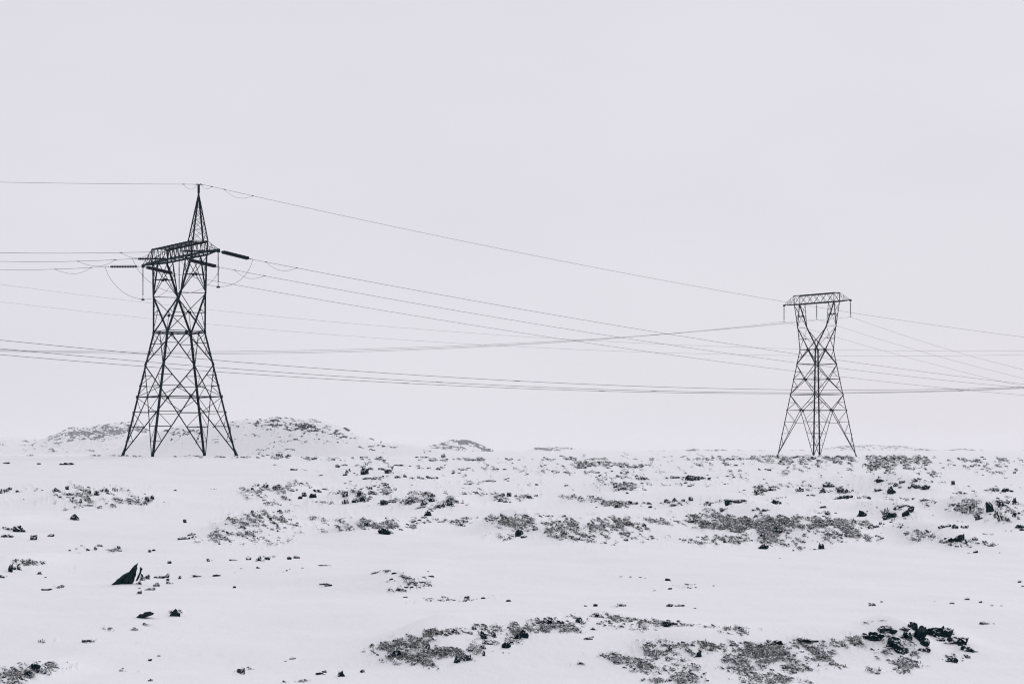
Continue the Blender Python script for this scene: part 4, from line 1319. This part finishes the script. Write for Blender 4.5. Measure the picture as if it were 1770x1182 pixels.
boulder('lava_boulder', [[(750, 428), (790, 395), (840, 350), (905, 322), (916, 290), (940, 270), (934, 310), (926, 350), (905, 412), (860, 428)],
                         [(958, 300), (968, 312), (948, 372), (936, 396), (922, 402), (936, 366), (950, 340)]], 0, [.16, .05],
        'large wedge shaped black boulder with a pointed fin rising at its right end')
boulder('lava_boulder', [[(920, 657), (925, 640), (950, 617), (968, 618), (985, 605), (1020, 600), (1048, 610), (1045, 622), (1000, 637), (950, 652)]], 0, [.12],
        'slug shaped flat black boulder alone in smooth snow below the wedge boulder')

# ------------------------------------------------------------------ grit: small stones nobody could count
gv, gf = [], []
ico = bpy.data.meshes.new('tmp'); bmi = bmesh.new(); bmesh.ops.create_icosphere(bmi, subdivisions=1, radius=1); bmi.to_mesh(ico)
IV = np.array([v.co for v in bmi.verts]); IF = [tuple(v.index for v in f.verts) for f in bmi.faces]; bmi.free(); bpy.data.meshes.remove(ico)
gpx, gpy, gsz = [], [], []
tpx, tpy, tb = [], [], []
for cx, cy, rx, ry, a, b, ng, nr in PATCH_PX:
    for n, lx, ly, mult in ((nr, gpx, gpy, 5), (ng, tpx, tpy, 7)):
        n = n * mult
        if n == 0: continue
        r = np.sqrt(RNG.random(n)) * .98; th = RNG.random(n) * 2 * math.pi
        u = r * np.cos(th) * rx; v = r * np.sin(th) * ry
        x = cx + u * math.cos(a) + v * math.sin(a); y = cy - u * math.sin(a) + v * math.cos(a)
        lx.extend(x); ly.extend(y)
        if lx is tpx: tb.extend([b] * n)
gpx, gpy, tpx, tpy, tb = map(np.array, (gpx, gpy, tpx, tpy, tb))
gp = ground_many(gpx, gpy); tp = ground_many(tpx, tpy)
cl = cover(gpx, gpy, gp[:, 0], gp[:, 1])
ok = ~np.isnan(gp[:, 0]) & (cl > .22 + .3 * RNG.random(len(cl)))
gp = gp[ok]
for s in rest:
    gp = np.vstack([gp, np.array(s[5])[None]])
nG = len(gp)
size = (RNG.random(nG) ** 3.5) * 4.2 + 1.1     # half width in photo px at its distance, before scaling
wid = size / F * gp[:, 1] * .62
for k, s in enumerate(rest): wid[nG - len(rest) + k] = s[2] / F * s[5].y * .5
hei = wid * RNG.uniform(.3, .9, nG)
ang = RNG.random(nG) * 6.28
V = IV[None] * (1 + RNG.uniform(-.28, .28, (nG, len(IV), 1)))
fl = smooth((gp[:, 1] - 90) / 120)
wid = wid * (1 + .25 * fl); hei = hei * (1 - .35 * fl)
V = V * np.stack([wid, wid * .8, hei], 1)[:, None, :]
V = V + gp[:, None, :] + np.array([0, 0, 1])[None, None] * (hei * .35)[:, None, None]
FF = (np.array(IF)[None] + (np.arange(nG) * len(IV))[:, None, None]).reshape(-1, 3)


def tri_mesh(name, V, T, mat, attr=None):
    me = bpy.data.meshes.new(name)
    V = V.reshape(-1, 3).astype(np.float32)
    me.vertices.add(len(V)); me.vertices.foreach_set('co', V.ravel())
    me.loops.add(T.size); me.loops.foreach_set('vertex_index', T.ravel().astype(np.int32))
    me.polygons.add(len(T))
    me.polygons.foreach_set('loop_start', np.arange(0, T.size, 3, dtype=np.int32))
    me.polygons.foreach_set('loop_total', np.full(len(T), 3, np.int32))
    me.update(calc_edges=True)
    if attr is not None:
        a = me.attributes.new('tone', 'FLOAT', 'POINT'); a.data.foreach_set('value', attr.ravel().astype(np.float32))
    me.materials.append(mat)
    o = bpy.data.objects.new(name, me); COL.objects.link(o)
    return o


o = tri_mesh('lava_gravel', V, FF, M_ROCK)
tag(o, 'scattered small black lava gravel poking through thin snow', 'gravel', kind='stuff')

# ------------------------------------------------------------------ heath: flat cushions of moss and heather, combed by the wind
hx, hy = [], []
for cx, cy, rx, ry, a, b, ng, nr in PATCH_PX:
    n = int(ng * 3.8)
    if n < 6: continue
    r = np.sqrt(RNG.random(n)); th = RNG.random(n) * 2 * math.pi
    u = r * np.cos(th) * rx; v = r * np.sin(th) * ry
    hx.extend(cx + u * math.cos(a) + v * math.sin(a)); hy.extend(cy - u * math.sin(a) + v * math.cos(a))
hx, hy = np.array(hx), np.array(hy)
hp = ground_many(hx, hy)
cl = cover(hx, hy, hp[:, 0], hp[:, 1])
ok = ~np.isnan(hp[:, 0]) & (cl + (RNG.random(len(cl)) - .5) * .5 > .36)
hp = hp[ok]; nH = len(hp)
hw = (1.1 + 3.6 * RNG.random(nH) ** 3) / F * hp[:, 1]
hh = hw * RNG.uniform(.25, .75, nH)
V = IV[None] * (1 + RNG.uniform(-.38, .38, (nH, len(IV), 1)))
V = V * np.stack([hw, hw * 1.3, hh], 1)[:, None, :]
# lean: the right end lies lower, the way the wind presses them
V[:, :, 2] -= V[:, :, 0] * RNG.uniform(-.15, .75, nH)[:, None]
V = V + hp[:, None, :]
TT = (np.array(IF)[None] + (np.arange(nH) * len(IV))[:, None, None]).reshape(-1, 3)
ht_ = np.clip(.02 + .42 * RNG.random(nH) ** 2, 0, 1)[:, None] + RNG.uniform(-.05, .12, (nH, len(IV)))
# snow sticks to the top of many cushions
ht_ = np.where((IV[None, :, 2] > .3) & (RNG.random((nH, len(IV))) < .40), 1.0, np.clip(ht_, 0, .8))
o = tri_mesh('heath_cushions', V, TT, M_GRASS, ht_)
tag(o, 'dark low cushions of moss and heath half buried in the snow', 'heath', kind='stuff')

# ------------------------------------------------------------------ withered grass, each tuft a handful of bent blades
cl = cover(tpx, tpy, tp[:, 0], tp[:, 1])
ok = ~np.isnan(tp[:, 0]) & (cl + (fbm((tpx * .8 + tpy * .6) / 6, (tpx * .6 - tpy * .8) / 3.2, 67, 2) - .5) * 1.3 > .37 + .36 * RNG.random(len(cl))) & (cl > .06)
tp, cl, tb = tp[ok], cl[ok], tb[ok]
nT, nB = len(tp), 5
P = np.repeat(tp, nB, 0)
n = len(P)
far = np.clip(P[:, 1] / 45, .7, 2.2)
P = P + np.stack([RNG.normal(0, .028, n) * far, RNG.normal(0, .05, n) * far, np.full(n, -.01)], 1)
Lb = RNG.uniform(.018, .055, n) * np.clip(far, .8, 2.0)
Lb *= np.where(RNG.random(n) < .06, 2.2, 1)
az = RNG.normal(-.5, .9, n)           # the wind has combed most of it to the right
tilt = RNG.uniform(.4, 1.4, n)
dirx, diry = np.cos(az) * np.sin(tilt), np.sin(az) * np.sin(tilt)
up = np.cos(tilt)
wd = RNG.uniform(.004, .009, n) * far
sx, sy = -np.sin(az), np.cos(az)
side = np.stack([sx, sy, np.zeros(n)], 1) * wd[:, None]
m1 = P + np.stack([dirx * Lb * .45, diry * Lb * .45, (up * .8 + .25) * Lb * .5], 1)
m2 = P + np.stack([dirx * Lb * 1.15, diry * Lb * 1.15, up * Lb * .72], 1)
V = np.stack([P - side, P + side, m1 + side * .8, m1 - side * .8, m2], 1)
T = np.array([[0, 1, 2], [0, 2, 3], [3, 2, 4]])
T = (T[None] + (np.arange(n) * 5)[:, None, None]).reshape(-1, 3)
tone = np.clip(np.repeat(RNG.normal(.10, .12, nT) + .62 * fbm(tpx[ok] / 9, tpy[ok] / 6, 71, 3) + .22, nB) + RNG.normal(0, .12, n), 0, .86)
tone = np.where(np.repeat(RNG.random(nT) < .30, nB), 1.0, tone)   # tufts still loaded with snow
o = tri_mesh('dry_grass', V, T, M_GRASS, np.repeat(tone[:, None], 5, 1))
tag(o, 'withered grey grass sticking out of the snow on the low ridges', 'grass', kind='stuff')

# ------------------------------------------------------------------ air
hz = bpy.data.meshes.new('haze')
bmh = bmesh.new(); bmesh.ops.create_cube(bmh, size=1)
for v in bmh.verts:
    v.co = Vector((v.co.x * 26000, v.co.y * 26000, -60 if v.co.z < 0 else 60))
bmh.to_mesh(hz); bmh.free()
mh = bpy.data.materials.new('thin winter haze'); mh.use_nodes = True
nt = mh.node_tree; nt.nodes.remove(nt.nodes['Principled BSDF'])
pv = nt.nodes.new('ShaderNodeVolumePrincipled')
pv.inputs['Color'].default_value = (.97, .97, .99, 1)
pv.inputs['Density'].default_value = HAZE
pv.inputs['Anisotropy'].default_value = 0
nt.links.new(pv.outputs[0], nt.nodes['Material Output'].inputs['Volume'])
hz.materials.append(mh)
if HAZE > 0:
    hb_ = bpy.data.objects.new('haze', hz); COL.objects.link(hb_)
    tag(hb_, kind='stuff')

# ------------------------------------------------------------------ overcast sky and veiled sun
wd_ = bpy.data.worlds.new('World'); SC.world = wd_; wd_.use_nodes = True
nt = wd_.node_tree; nt.nodes.clear()
out = nt.nodes.new('ShaderNodeOutputWorld')
sky = nt.nodes.new('ShaderNodeTexSky'); sky.sky_type = 'NISHITA'; sky.sun_disc = False
SUN_EL, SUN_AZ = math.radians(24), math.radians(28)
sky.sun_elevation = SUN_EL; sky.sun_rotation = SUN_AZ
bg1 = nt.nodes.new('ShaderNodeBackground'); bg1.inputs['Strength'].default_value = .05
nt.links.new(sky.outputs[0], bg1.inputs[0])
bg2 = nt.nodes.new('ShaderNodeBackground')
tc = nt.nodes.new('ShaderNodeTexCoord')
mpw = nt.nodes.new('ShaderNodeMapping'); mpw.inputs['Scale'].default_value = (1, 1, 2.6)
nt.links.new(tc.outputs['Generated'], mpw.inputs['Vector'])
nz = noise(nt, 5, 4, .5, mpw.outputs[0])
cloud = ramp(nt, nz, [(.3, tuple(c * CLOUD for c in (.730, .717, .783))), (.7, tuple(c * CLOUD for c in (.764, .752, .815)))])
nt.links.new(cloud, bg2.inputs[0]); bg2.inputs['Strength'].default_value = 1
mx = nt.nodes.new('ShaderNodeMixShader'); mx.inputs[0].default_value = .97   # a closed cloud deck over the blue
nt.links.new(bg1.outputs[0], mx.inputs[1]); nt.links.new(bg2.outputs[0], mx.inputs[2])
nt.links.new(mx.outputs[0], out.inputs['Surface'])

sl = bpy.data.lights.new('veiled_sun', 'SUN'); sl.energy = 1.1; sl.angle = math.radians(24); sl.color = (1, .97, .95)
so = bpy.data.objects.new('veiled_sun', sl); COL.objects.link(so)
sd = Vector((math.sin(SUN_AZ) * math.cos(SUN_EL), math.cos(SUN_AZ) * math.cos(SUN_EL), math.sin(SUN_EL)))
so.rotation_euler = sd.to_track_quat('Z', 'Y').to_euler()
so.location = (0, -20, 40)

# ------------------------------------------------------------------ camera
cam = bpy.data.cameras.new('camera'); co_ = bpy.data.objects.new('camera', cam); COL.objects.link(co_)
cam.sensor_width = 36; cam.lens = 36 * F / 1770
cam.shift_y = (HY - 591) / 1770
co_.location = (0, 0, 0); co_.rotation_euler = (math.pi / 2, 0, 0)
cam.clip_start = .1; cam.clip_end = 60000
SC.camera = co_

SC.render.engine = 'CYCLES'
SC.cycles.volume_bounces = 4
SC.cycles.max_bounces = 6
SC.cycles.diffuse_bounces = 3
SC.cycles.filter_width = 1.15
SC.view_settings.view_transform = 'Standard'
SC.view_settings.look = 'None'
SC.view_settings.exposure = 0; SC.view_settings.gamma = 1
